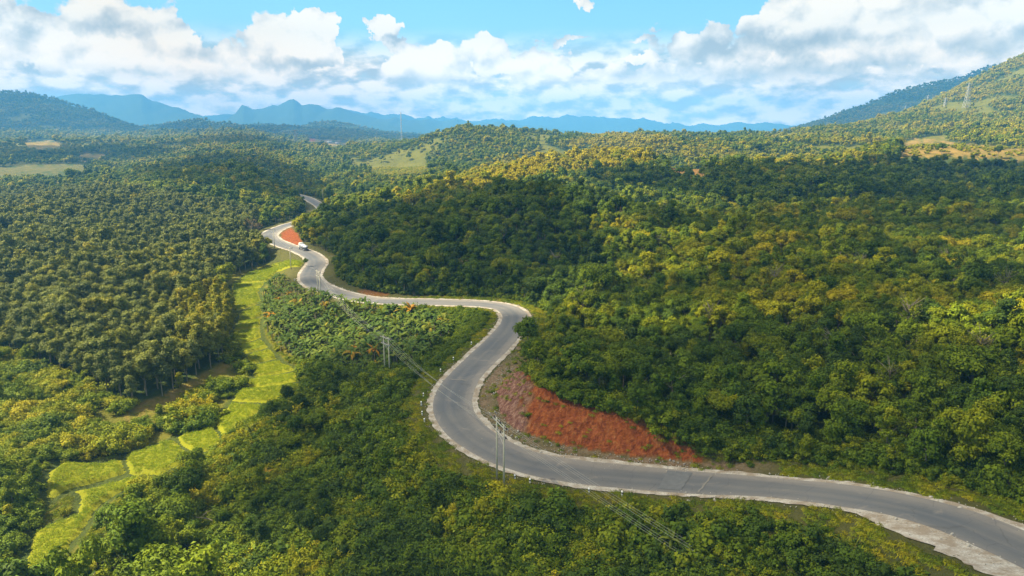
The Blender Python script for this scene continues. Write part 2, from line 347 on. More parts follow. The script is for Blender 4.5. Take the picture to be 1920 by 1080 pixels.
def ground_h(x, y):
    x = np.asarray(x, float); y = np.asarray(y, float)
    r = np.hypot(x, y); z = rbf(x, y)
    zr = 2+14*fbm(x/700, y/500, 3)
    z = z+(zr-z)*sstep(2500, 3200, r)*1.0
    amp = sstep(120, 420, r)*2.5+sstep(420, 1300, r)*10+sstep(1300, 2600, r)*16
    z = z+amp*fbm(x/(38+r*.13), y/(38+r*.10), 5)*sstep(6, 60, r*.12)
    near = (r < 900) & (y > 20)
    if near.any():
        xn = x[near]; yn = y[near]; zn = z[near]
        d, zv, side, par = poly_dist(xn, yn, ROAD_C[:, :2], vals=ROAD_C[:, 2])
        d0 = d; d = np.maximum(d-ROAD_WIDE[::3][np.clip(par.round().astype(int), 0, len(ROAD_C)-1)], np.minimum(d, 6.5))
        zn = zn+.35*fbm(xn/5.5, yn/5.5, 3)*sstep(8, 14, d)
        w = sstep(6.6, 17, d)
        plat = zv-.07-.02*np.clip(d-5, 0, 5)
        fo = poly_dist(xn, yn, FOOTW[:, :2])[0]
        fd = poly_dist(xn, yn, FOOT_EXT)[0]
        inside = in_poly(xn, yn, FOOT_POLY)
        gul = 1+.22*fbm(xn/2.2+5, yn/2.2, 3)
        bw = sstep(22, 8, fo)
        gen = plat+(zn-plat)*w
        bank = np.minimum(plat+.25+fd*1.05*gul, np.maximum(zn, plat+.3))
        rub = plat+.3*sstep(6.5, 9, d)*(1+.9*fbm(xn/1.7, yn/1.7, 3))
        onside = (xn-ROAD_C[np.clip(par.round().astype(int), 0, len(ROAD_C)-1), 0])*ROAD_N[::3][np.clip(par.round().astype(int), 0, len(ROAD_C)-1), 0]+(yn-ROAD_C[np.clip(par.round().astype(int), 0, len(ROAD_C)-1), 1])*ROAD_N[::3][np.clip(par.round().astype(int), 0, len(ROAD_C)-1), 1] > 0
        zi = np.where(inside, bank, rub)
        zn2 = np.where(onside | inside, zi*bw+gen*(1-bw), gen)
        zn2 = np.where(d < 6.6, plat, zn2)
        z = z.copy(); z[near] = zn2
    fr = r > 1900
    if fr.any():
        z = z.copy(); z[fr] = far_h(x[fr], y[fr], z[fr])
    hi = z > 330
    if hi.any(): z = np.where(hi, 330+80*(1-np.exp(-(z-330)/80)), z)
    return z
def pix2ground(px, py, far=2600):
    px = np.atleast_1d(np.asarray(px, float)); py = np.atleast_1d(np.asarray(py, float))
    D = pix_dir(px, py); D = D/D[:, 1:2]
    Ys = np.geomspace(45, far, 260); hit = np.zeros(len(px)); done = np.zeros(len(px), bool)
    X = D[:, None, 0]*Ys; Z = ZC+D[:, None, 2]*Ys; Yg = np.broadcast_to(Ys, X.shape)
    G = ground_h(X, Yg); below = Z < G
    i = np.where(below.any(1), below.argmax(1), len(Ys)-1); i = np.maximum(i, 1)
    k = np.arange(len(px)); a = Z[k, i-1]-G[k, i-1]; b = Z[k, i]-G[k, i]
    t = np.clip(a/(a-b+1e-9), 0, 1); Yh = Ys[i-1]+(Ys[i]-Ys[i-1])*t
    x = D[:, 0]*Yh; return np.stack([x, Yh, ground_h(x, Yh)], 1)

# ------------------------------------------------------------------ mesh helper
def np_mesh(name, V, faces, mats=(), midx=None, smooth=False, attrs=None):
    me = bpy.data.meshes.new(name); V = np.asarray(V, np.float32)
    faces = [np.asarray(f, np.int32) for f in faces if len(f)]
    nf = sum(len(f) for f in faces); nl = sum(f.size for f in faces)
    me.vertices.add(len(V)); me.vertices.foreach_set('co', V.ravel())
    me.loops.add(nl); me.loops.foreach_set('vertex_index', np.concatenate([f.ravel() for f in faces]))
    me.polygons.add(nf)
    st = np.concatenate([np.full(len(f), f.shape[1], np.int32) for f in faces])
    me.polygons.foreach_set('loop_start', np.r_[0, np.cumsum(st)[:-1]].astype(np.int32))
    for m in mats: me.materials.append(m)
    if midx is not None: me.polygons.foreach_set('material_index', np.asarray(midx, np.int32))
    if smooth: me.polygons.foreach_set('use_smooth', np.ones(nf, bool))
    for an, (typ, dat) in (attrs or {}).items():
        at = me.attributes.new(an, typ, 'POINT')
        key = {'FLOAT': 'value', 'FLOAT_VECTOR': 'vector', 'FLOAT_COLOR': 'color', 'INT': 'value'}[typ]
        at.data.foreach_set(key, np.ascontiguousarray(dat, dtype=np.int32 if typ == 'INT' else np.float32).ravel())
    me.update(calc_edges=True); me.validate()
    return me
def add_obj(name, me, parent=None, loc=None, **props):
    o = bpy.data.objects.new(name, me); scene.collection.objects.link(o)
    if parent: o.parent = parent
    if loc is not None: o.location = [float(v) for v in loc]
    for k, v in props.items(): o[k] = v
    return o
def thing(o, label, category, group=None):
    o['label'] = label; o['category'] = category
    if group: o['group'] = group
    return o
def grid_faces(nu, nv, wrap=False):
    i = np.arange(nu-1)[:, None]; j = np.arange(nv if wrap else nv-1)[None]
    a = i*nv+j; b = i*nv+(j+1) % nv
    return np.stack([a, b, b+nv, a+nv], -1).reshape(-1, 4)

# ------------------------------------------------------------------ zones, given by where they show, turned into ground coordinates
def wpoly(pts): 
    P = pix2ground([p[0] for p in pts], [p[1] for p in pts]); return P[:, :2]
# ------------------------------------------------------------------ zones
Z_RUBBER = [(-500,372),(0,372),(200,368),(330,382),(420,398),(478,415),(492,470),(487,503),(400,530),(430,600),(428,672),(400,695),(300,745),(235,765),(190,742),(100,702),(0,655),(-500,640)]
Z_COLUMN = [(335,628),(365,590),(400,566),(428,566),(438,600),(436,640),(400,660),(360,650)]
Z_BUSHL = [(-400,640),(0,655),(100,702),(190,742),(235,765),(300,745),(428,672),(440,690),(468,700),(462,735),(440,780),(330,822),(230,852),(110,866),(84,890),(80,940),(60,1000),(0,1080),(-60,1200),(-500,1200)]
Z_BANANA = [(485,545),(520,505),(556,512),(570,545),(640,572),(720,588),(825,600),(845,632),(780,690),(700,705),(600,695),(530,668),(498,620)]
Z_COVER = [(825,572),(930,588),(938,612),(905,652),(855,680),(800,700),(800,640),(800,600)]
Z_GOLD = [(1690,262),(1760,262),(1800,270),(1920,278),(2050,285),(2050,300),(1900,298),(1800,296),(1690,293)]
Z_RED = [(1250,312),(1290,310),(1326,320),(1328,334),(1290,333),(1252,324)]
Z_BROWN1 = [(48,268),(80,263),(118,270),(112,278),(80,280),(50,276)]; Z_BROWN2 = [(140,290),(180,286),(205,292),(200,298),(150,298)]
Z_FIELD = [(-50,318),(60,309),(150,307),(185,314),(150,322),(40,328),(-60,330)]
Z_FIELD2 = [(60,338),(120,336),(130,343),(70,345)]
Z_QUARRY = [(570,262),(600,258),(625,264),(660,268),(650,274),(600,272)]
Z_YELLOW = [(690,312),(760,303),(810,312),(800,328),(700,330)]
Z_REDCUT = [(527,437),(545,427),(556,436),(566,452),(560,463),(540,459),(528,448)]
Z_SCRUB = [(1090,275),(1230,272),(1400,290),(1660,300),(1680,330),(1560,330),(1400,318),(1260,300),(1100,300)]
PADDIES = [
 [(515,492),(572,492),(562,502),(520,510),(500,529),(442,530),(472,508)],
 [(434,532),(498,531),(484,548),(491,567),(442,585),(433,560)],
 [(447,589),(489,571),(492,590),(470,602),(446,604)],
 [(447,606),(490,598),(488,614),(436,620)],
 [(428,639),(446,620),(487,616),(492,633),(440,646)],
 [(440,649),(492,636),(505,651),(457,665)],
 [(459,668),(507,654),(522,673),(471,683)],
 [(472,686),(524,676),(558,693),(476,708)],
 [(466,711),(556,698),(562,715),(492,727),(462,725)],
 [(452,729),(562,718),(562,738),(500,757),(434,752)],
 [(431,755),(500,760),(474,786),(444,802),(422,826),(404,800),(398,796),(420,775)],
 [(328,820),(400,800),(420,828),(408,842),(365,852),(345,840)],
 [(232,854),(325,824),(350,846),(342,870),(300,892),(241,891)],
 [(90,887),(113,868),(227,862),(238,888),(133,917),(97,940),(84,932)],
 [(137,921),(240,896),(300,894),(262,905),(215,930),(185,950),(160,990),(110,1050),(90,1100),(30,1120),(62,1000),(145,965),(150,932)],
]
def zone(P, poly, y0=40, y1=3000):
    u, v = project(P); return in_poly(u, v, poly) & (P[:, 1] > y0) & (P[:, 1] < y1)

# ------------------------------------------------------------------ leaf and bark materials
def leaf_material(name, stops, transl=.22, rough=.62, use_hue=True, nscale=.02):
    m, t = new_mat(name); out = t.new('ShaderNodeOutputMaterial')
    ha = t.new('ShaderNodeAttribute', attribute_type='INSTANCER', attribute_name='hue').outputs['Fac']
    ta = t.new('ShaderNodeAttribute', attribute_type='GEOMETRY', attribute_name='tint').outputs['Fac']
    pos = t.new('ShaderNodeNewGeometry').outputs['Position']
    n = t.noise(pos, nscale, 2, .5)
    h = t.math('MULTIPLY_ADD', t.math('SUBTRACT', ta, .5), .22, ha) if use_hue else t.math('MULTIPLY_ADD', t.math('SUBTRACT', ta, .5), .9, .5)
    h = t.math('MULTIPLY_ADD', t.math('SUBTRACT', n, .5), .5, h, clamp=True)
    c = t.ramp(h, stops)
    v = t.maprange(ta, 0, 1, .78, 1.22)
    c = t.vmath('MULTIPLY', c, t.vmath('MULTIPLY', (1, 1, 1), None) if False else c) if False else c
    sc = t.new('ShaderNodeVectorMath', operation='SCALE'); t.link(c, sc.inputs[0]); t.link(v, sc.inputs['Scale']); c = sc.outputs[0]
    b = t.new('ShaderNodeBsdfPrincipled'); t.link(c, b.inputs['Base Color']); b.inputs['Roughness'].default_value = rough
    b.inputs['Specular IOR Level'].default_value = .10
    tr = t.new('ShaderNodeBsdfTranslucent'); t.link(t.mix(.35, c, (.16, .17, .01)), tr.inputs['Color'])
    mx = t.new('ShaderNodeMixShader'); mx.inputs[0].default_value = transl
    t.link(b.outputs[0], mx.inputs[1]); t.link(tr.outputs[0], mx.inputs[2]); t.link(mx.outputs[0], out.inputs[0]); return m
JUNGLE_STOPS = [(0, (.046, .080, .012)), (.25, (.084, .140, .008)), (.5, (.150, .200, .007)), (.75, (.255, .260, .007)), (1, (.37, .31, .008))]
M_LEAF = leaf_material('forest_leaves', JUNGLE_STOPS)
M_RUB = leaf_material('plantation_leaves', [(0, (.088, .112, .034)), (.5, (.165, .190, .040)), (.8, (.24, .235, .022)), (1, (.33, .26, .02))], nscale=.012)
M_BAN = leaf_material('banana_leaves', [(0, (.040, .085, .016)), (.5, (.085, .135, .018)), (.85, (.17, .19, .02)), (1, (.34, .17, .01))], transl=.3, nscale=.05)
M_BARK = simple_mat('pale_bark', (.20, .17, .12), .85, var=.3, scale=6)
M_DRY = simple_mat('dry_stalks', (.26, .19, .07), .85, var=.3, scale=6)

# ------------------------------------------------------------------ plant builders (numpy)
def ico(sub=1):
    import bmesh
    bm = bmesh.new(); bmesh.ops.create_icosphere(bm, subdivisions=sub, radius=1)
    V = np.array([v.co[:] for v in bm.verts]); F = np.array([[v.index for v in f.verts] for f in bm.faces]); bm.free(); return V, F
ICO1 = ico(1); ICO2 = ico(2)
class Geo:
    def __init__(s): s.V = []; s.Q = []; s.T = []; s.mq = []; s.mt = []; s.tint = []; s.n = 0
    def add(s, V, Q=None, T=None, mat=0, tint=.5):
        V = np.asarray(V, float); s.V.append(V)
        if Q is not None: s.Q.append(np.asarray(Q)+s.n); s.mq.append(np.full(len(Q), mat))
        if T is not None: s.T.append(np.asarray(T)+s.n); s.mt.append(np.full(len(T), mat))
        s.tint.append(np.broadcast_to(np.asarray(tint, float), (len(V),)).copy()); s.n += len(V)
    def mesh(s, name, mats, smooth=False):
        fs = []; mi = []
        if s.Q: fs.append(np.vstack(s.Q)); mi.append(np.concatenate(s.mq))
        if s.T: fs.append(np.vstack(s.T)); mi.append(np.concatenate(s.mt))
        return np_mesh(name, np.vstack(s.V), fs, mats, np.concatenate(mi), smooth, {'tint': ('FLOAT', np.concatenate(s.tint))})
def unit(v): return v/(np.linalg.norm(v, axis=-1, keepdims=True)+1e-9)
def leaves(g, C, N, L, W, rs, tint, bend=.18, mat=0, along=None):
    n = len(C); t = rs.normal(size=(n, 3)) if along is None else along+rs.normal(size=(n, 3))*.35
    t = unit(t-N*np.sum(t*N, 1, keepdims=True)); b = np.cross(N, t)
    L = L*rs.uniform(.7, 1.35, (n, 1)); W = W*rs.uniform(.7, 1.3, (n, 1))
    V = np.stack([C-t*L*.5, C+b*W*.5+N*W*bend, C+t*L*.5-N*L*bend, C-b*W*.5+N*W*bend], 1).reshape(-1, 3)
    g.add(V, Q=np.arange(4*n).reshape(n, 4), mat=mat, tint=np.repeat(tint, 4))
def puffs_crown(g, puffs, nleaf, L, W, rs, core=True, droop=0.0, jit=.55, mat=0):
    C = np.array([p[0] for p in puffs]); r = np.array([p[1] for p in puffs]); pt = rs.uniform(0, 1, len(puffs))
    w = r**2; idx = rs.choice(len(puffs), nleaf*2, p=w/w.sum())
    d = unit(rs.normal(size=(len(idx), 3))); keep = (d[:, 2] > -.35) | (rs.rand(len(idx)) < .35); idx = idx[keep]; d = d[keep]
    rad = r[idx]*(.74+.46*rs.rand(len(idx))**1.4); bumpy = 1+.16*np.sin(d[:, 0]*7+idx)*np.sin(d[:, 1]*6+idx*2)
    spk = unit(rs.normal(size=(len(puffs), 6, 3))+[0, 0, .35]); ss = rs.rand(len(idx)) < .26; sj = rs.randint(0, 6, len(idx))
    ds = unit(spk[idx, sj]+rs.normal(size=d.shape)*.13); d = np.where(ss[:, None], ds, d); rad = np.where(ss, r[idx]*rs.uniform(.9, 1.5, len(idx)), rad)
    P = C[idx]+d*(rad*bumpy)[:, None]*np.array([1, 1, .82])
    D = np.linalg.norm((P[:, None]-C[None])/np.array([1, 1, .82]), axis=2)/r[None]
    D[np.arange(len(P)), idx] = 9; ok = D.min(1) > .74; P = P[ok][:nleaf]; d = d[ok][:nleaf]; idx = idx[ok][:nleaf]
    N = unit(d+rs.normal(size=d.shape)*jit*.7+np.array([0, 0, .35]))
    tint = np.clip(.5+(pt[idx]-.5)*.7+rs.normal(size=len(idx))*.16, 0, 1)
    al = None if not droop else np.tile([0, 0, -1.0], (len(P), 1))+d*.6
    leaves(g, P, N, L, W, rs, tint, mat=mat, along=al)
    if core:
        for k in range(len(puffs)):
            V = ICO1[0]*(1+.18*rs.normal(size=(len(ICO1[0]), 1))*.6)*r[k]*.80*np.array([1, 1, .82])+C[k]
            g.add(V, T=ICO1[1], mat=mat, tint=.18)
def tube(g, pts, radii, k=6, mat=1, tint=.5):
    pts = np.asarray(pts, float); V = []
    for i, p in enumerate(pts):
        d = unit(pts[min(i+1, len(pts)-1)]-pts[max(i-1, 0)]); a = unit(np.cross(d, [0.3, .9, .1])); b = np.cross(d, a)
        th = np.arange(k)*2*np.pi/k; V.append(p+(np.cos(th)[:, None]*a+np.sin(th)[:, None]*b)*radii[i])
    g.add(np.vstack(V), Q=grid_faces(len(pts), k, True), mat=mat, tint=tint)
def trunk(g, h, r, rs, limbs=4, spread=1.6, top=None):
    bend = rs.normal(size=2)*.25
    pts = [(bend[0]*t*t, bend[1]*t*t, h*t) for t in (0, .3, .65, 1)]; pts[0] = (0, 0, -.6)
    tube(g, pts, [r*1.35, r, r*.8, r*.55])
    for i in range(limbs):
        a = rs.rand()*6.28; s = rs.uniform(.55, .95); z = h*s
        e = (math.cos(a)*spread*rs.uniform(.6, 1.1), math.sin(a)*spread*rs.uniform(.6, 1.1), z+rs.uniform(.8, 2))
        p0 = (bend[0]*s*s, bend[1]*s*s, z)
        tube(g, [p0, ((p0[0]+e[0])*.5, (p0[1]+e[1])*.5, (z+e[2])*.5-.1), e], [r*.5, r*.35, r*.16], k=5)
def tree_parts(kind, seed, lod):
    """returns crown Geo, trunk Geo; lod 0 near, 1 middle, 2 far"""
    rs = np.random.RandomState(seed); c = Geo(); t = Geo(); nl = [1.0, .30, .07][lod]; ls = [1.0, 1.75, 3.1][lod]
    if kind == 'round':
        Rr = rs.uniform(2.5, 3.2); h = 5.6; n = rs.randint(11, 16); P = [((0, 0, h), Rr*.55)]
        for i in range(n):
            d = unit(rs.normal(size=3)); d[2] = abs(d[2])*1.1-.35
            P.append(((d[0]*Rr*.72, d[1]*Rr*.72, h+d[2]*Rr*.75), Rr*rs.uniform(.20, .50)))
        puffs_crown(c, P, int(2300*nl), .42*ls, .26*ls, rs); trunk(t, h, .16, rs)
    elif kind == 'tall':
        h = 6.5; P = []
        for i in range(13):
            z = rs.uniform(3.2, 9.6); q = 1-abs(z-6)/5.2; a = rs.rand()*6.28; rr = rs.uniform(.1, 1.25)*q*1.35
            P.append(((math.cos(a)*rr, math.sin(a)*rr, z), rs.uniform(.75, 1.25)*(.65+.5*q)))
        puffs_crown(c, P, int(2000*nl), .42*ls, .25*ls, rs); trunk(t, h, .15, rs, 3, 1.0)
    elif kind == 'layered':
        h = 6.0; P = []
        for k, z in enumerate((4.6, 5.8, 6.9)):
            m = 5-k
            for i in range(m):
                a = i*6.28/m+rs.rand(); rr = (2.5, 1.9, .9)[k]*rs.uniform(.7, 1.1)
                P.append(((math.cos(a)*rr, math.sin(a)*rr, z+rs.uniform(-.3, .3)), rs.uniform(.9, 1.25)))
        puffs_crown(c, [((p[0][0], p[0][1], p[0][2]), p[1]) for p in P], int(1900*nl), .5*ls, .30*ls, rs, jit=.35); trunk(t, h, .15, rs, 6, 2.1)
    elif kind == 'open':
        h = 5.2; P = []
        for i in range(10):
            a = rs.rand()*6.28; rr = rs.uniform(.4, 2.5); P.append(((math.cos(a)*rr, math.sin(a)*rr, rs.uniform(3.8, 8)), rs.uniform(.45, .95)))
        puffs_crown(c, P, int(1400*nl), .42*ls, .24*ls, rs, core=lod > 0, jit=.8); trunk(t, h, .15, rs, 8, 2.2)
    elif kind == 'vine':
        P = []
        for i in range(15):
            z = rs.uniform(.6, 7); rr = rs.uniform(.2, 1.5)*(1.25-z/9); a = rs.rand()*6.28
            P.append(((math.cos(a)*rr, math.sin(a)*rr, z), rs.uniform(.8, 1.35)*(1.15-z/16)))
        puffs_crown(c, P, int(2500*nl), .36*ls, .28*ls, rs, droop=1); trunk(t, 5, .15, rs, 1, .8)
    elif kind == 'bamboo':
        n = [26, 12, 6][lod]
        for i in range(n):
            a = rs.rand()*6.28; out = rs.uniform(.8, 3.2); H = rs.uniform(5.5, 9); s = np.linspace(0, 1, 6)
            x = out*s**2.2; z = H*(s-.28*s**3.2); pts = np.c_[np.cos(a)*x, np.sin(a)*x, z]+np.r_[rs.normal(size=2)*.3, 0]
            tube(t, pts, np.linspace(.05, .015, 6), k=4)
            m = int(80*max(nl, .12)); u = rs.uniform(.3, 1, m); C = np.c_[np.interp(u, s, pts[:, 0]), np.interp(u, s, pts[:, 1]), np.interp(u, s, pts[:, 2])]+rs.normal(size=(m, 3))*.38
            N = unit(rs.normal(size=(m, 3))*.6+np.array([0, 0, 1]))
            leaves(c, C, N, .62*ls, .16*ls, rs, np.clip(.5+rs.normal(size=m)*.2, 0, 1), along=np.tile([math.cos(a), math.sin(a), -.5], (m, 1)))
    elif kind == 'rubber':
        h = 6.4; P = []
        for i in range(14):
            z = rs.uniform(4.6, 10.2); q = max(.15, 1-((z-7)/3.9)**2); a = rs.rand()*6.28; rr = rs.uniform(.2, 1.8)*q
            P.append(((math.cos(a)*rr, math.sin(a)*rr, z), rs.uniform(.8, 1.2)*(.65+.5*q)))
        puffs_crown(c, P, int(1700*nl), .40*ls, .25*ls, rs); trunk(t, h, .13, rs, 4, 1.2)
    elif kind == 'column':
        P = [((rs.normal()*.15, rs.normal()*.15, z), (1.05 if z < 5.5 else 1.05*(8.6-z)/3.1+.2)*rs.uniform(.85, 1.1)) for z in np.arange(1.4, 8.4, .7)]
        puffs_crown(c, P, int(1500*nl), .36*ls, .2*ls, rs); trunk(t, 3, .12, rs, 0)
    elif kind == 'dead':
        trunk(t, 6.5, .17, rs, 14, 2.3)
        for i in range(10):
            a = rs.rand()*6.28; z = rs.uniform(5, 8); tube(t, [(math.cos(a)*.3, math.sin(a)*.3, z-1.5), (math.cos(a)*1.8, math.sin(a)*1.8, z+.6)], [.05, .02], k=4)
        P = [((rs.normal()*1.2, rs.normal()*1.2, rs.uniform(5, 8.5)), .6) for i in range(6)]
        puffs_crown(c, P, 260, .3, .18, rs, core=False, jit=1)
    return c, t
def shrub_geo(kind, seed, lod=0):
    rs = np.random.RandomState(seed); g = Geo(); nl = [1, .25][lod]; ls = [1, 2][lod]
    if kind == 'bush':
        P = [((rs.normal()*.6, rs.normal()*.6, rs.uniform(.3, 1.3)), rs.uniform(.5, .85)) for i in range(7)]
        puffs_crown(g, P, int(900*nl), .26*ls, .17*ls, rs)
    elif kind == 'broad':
        P = [((rs.normal()*.7, rs.normal()*.7, rs.uniform(.2, .9)), rs.uniform(.5, .8)) for i in range(7)]
        puffs_crown(g, P, int(480*nl), .34*ls, .32*ls, rs, jit=.45)
    elif kind == 'tuft':
        n = int(150*nl); a = rs.rand(n)*6.28; rr = rs.rand(n)*.5; C = np.c_[np.cos(a)*rr, np.sin(a)*rr, rs.uniform(.35, .9, n)]
        N = unit(np.c_[np.cos(a), np.sin(a), np.full(n, .35)]+rs.normal(size=(n, 3))*.3)
        leaves(g, C, N, 1.1, .10*ls, rs, np.clip(.6+rs.normal(size=n)*.2, 0, 1), along=np.c_[np.cos(a)*.6, np.sin(a)*.6, np.ones(n)])
    elif kind == 'feather':
        for i in range(10):
            a = rs.rand()*6.28; s = np.linspace(0, 1, 7)[1:]; out = rs.uniform(.7, 1.6); H = rs.uniform(1.5, 3)
            C = np.repeat(np.c_[np.cos(a)*out*s**1.6, np.sin(a)*out*s**1.6, H*(s-.25*s**3)], 9, 0)+rs.normal(size=(54, 3))*.16
            leaves(g, C, unit(rs.normal(size=(54, 3))*.5+[0, 0, 1]), .42*ls, .13*ls, rs, np.clip(.5+rs.normal(size=54)*.2, 0, 1))
    return g
def banana_leaf(L, W, el, curl, rs, seg=6):
    s = np.linspace(0, 1, seg+1); z = np.cumsum(np.r_[0, np.sin(el-curl*s[1:]**1.3)])*L/seg; x = np.cumsum(np.r_[0, np.cos(el-curl*s[1:]**1.3)])*L/seg
    w = W*np.clip(np.sin(np.pi*np.clip(s*.92+.06, 0, 1))**.6, .06, 1); w[0] = .04
    V = []
    for i in range(seg+1):
        V += [(x[i], -w[i]/2, z[i]-w[i]*.10), (x[i], 0, z[i]), (x[i], w[i]/2, z[i]-w[i]*.10)]
    return np.array(V), grid_faces(seg+1, 3)
def banana_geo(seed, parts=False):
    rs = np.random.RandomState(seed); st = Geo(); tube(st, [(0, 0, -.3), (0, 0, 1.0), (.03, 0, 2.0)], [.14, .12, .08], k=6, mat=1)
    L = []; n = rs.randint(8, 13)
    for i in range(n):
        a = i*2.4+rs.rand()*.9; V, Q = banana_leaf(rs.uniform(1.2, 2.4), rs.uniform(.34, .58), rs.uniform(.35, 1.5), rs.uniform(.7, 2.6), rs); V[:, 1] += .25*rs.normal()*(V[:, 0]/2)**2; V[:, 2] += .05*rs.normal(size=len(V))
        ca, sa = math.cos(a), math.sin(a); V = V@np.array([[ca, sa, 0], [-sa, ca, 0], [0, 0, 1]])+[0, 0, 1.9]
        g = Geo(); g.add(V, Q=Q, tint=.2+.6*rs.rand()*(1.6 if i == 0 else 1)); L.append(g)
    return st, L
def merge(name, geos, mats):
    G = Geo()
    for g, mat in geos:
        off = 0
        V = np.vstack(g.V); G.V.append(V)
        if g.Q: q = np.vstack(g.Q); G.Q.append(q+G.n); G.mq.append(np.full(len(q), mat))
        if g.T: q = np.vstack(g.T); G.T.append(q+G.n); G.mt.append(np.full(len(q), mat))
        G.tint.append(np.concatenate(g.tint)); G.n += len(V)
    return G.mesh(name, mats)

# ------------------------------------------------------------------ instancing of what nobody could count
def gn_group():
    ng = bpy.data.node_groups.new('scatter', 'GeometryNodeTree')
    ng.interface.new_socket('Geometry', in_out='INPUT', socket_type='NodeSocketGeometry')
    ng.interface.new_socket('Variants', in_out='INPUT', socket_type='NodeSocketCollection')
    ng.interface.new_socket('Geometry', in_out='OUTPUT', socket_type='NodeSocketGeometry')
    n = ng.nodes; l = ng.links; gi = n.new('NodeGroupInput'); go = n.new('NodeGroupOutput')
    ci = n.new('GeometryNodeCollectionInfo'); ci.inputs['Separate Children'].default_value = True; ci.inputs['Reset Children'].default_value = True
    l.new(gi.outputs[1], ci.inputs['Collection'])
    ip = n.new('GeometryNodeInstanceOnPoints'); l.new(gi.outputs[0], ip.inputs['Points']); l.new(ci.outputs[0], ip.inputs['Instance']); ip.inputs['Pick Instance'].default_value = True
    def na(name, typ):
        a = n.new('GeometryNodeInputNamedAttribute'); a.data_type = typ; a.inputs['Name'].default_value = name; return a.outputs[0]
    l.new(na('variant', 'INT'), ip.inputs['Instance Index']); l.new(na('rot', 'FLOAT_VECTOR'), ip.inputs['Rotation']); l.new(na('size', 'FLOAT_VECTOR'), ip.inputs['Scale'])
    l.new(ip.outputs[0], go.inputs[0]); return ng
GN = gn_group(); N_INST = 0
def stuff(name, P, rot, size, var, hue, meshes, label, category):
    global N_INST
    if len(P) == 0: return None
    N_INST += len(P); n = len(P)
    me = bpy.data.meshes.new(name); me.vertices.add(n); me.vertices.foreach_set('co', np.asarray(P, np.float32).ravel())
    for an, typ, key, dat in (('variant', 'INT', 'value', np.asarray(var, np.int32)), ('rot', 'FLOAT_VECTOR', 'vector', np.asarray(rot, np.float32)), ('size', 'FLOAT_VECTOR', 'vector', np.asarray(size, np.float32)), ('hue', 'FLOAT', 'value', np.asarray(hue, np.float32))):
        a = me.attributes.new(an, typ, 'POINT'); a.data.foreach_set(key, dat.ravel())
    o = add_obj(name, me, kind='stuff'); thing(o, label, category)
    col = bpy.data.collections.new(name+'_variants')
    for i, m in enumerate(meshes): col.objects.link(bpy.data.objects.new('%s_variant_%02d' % (name, i), m))
    md = o.modifiers.new('scatter', 'NODES'); md.node_group = GN
    md[[s.identifier for s in GN.interface.items_tree if s.name == 'Variants'][0]] = col
    return o
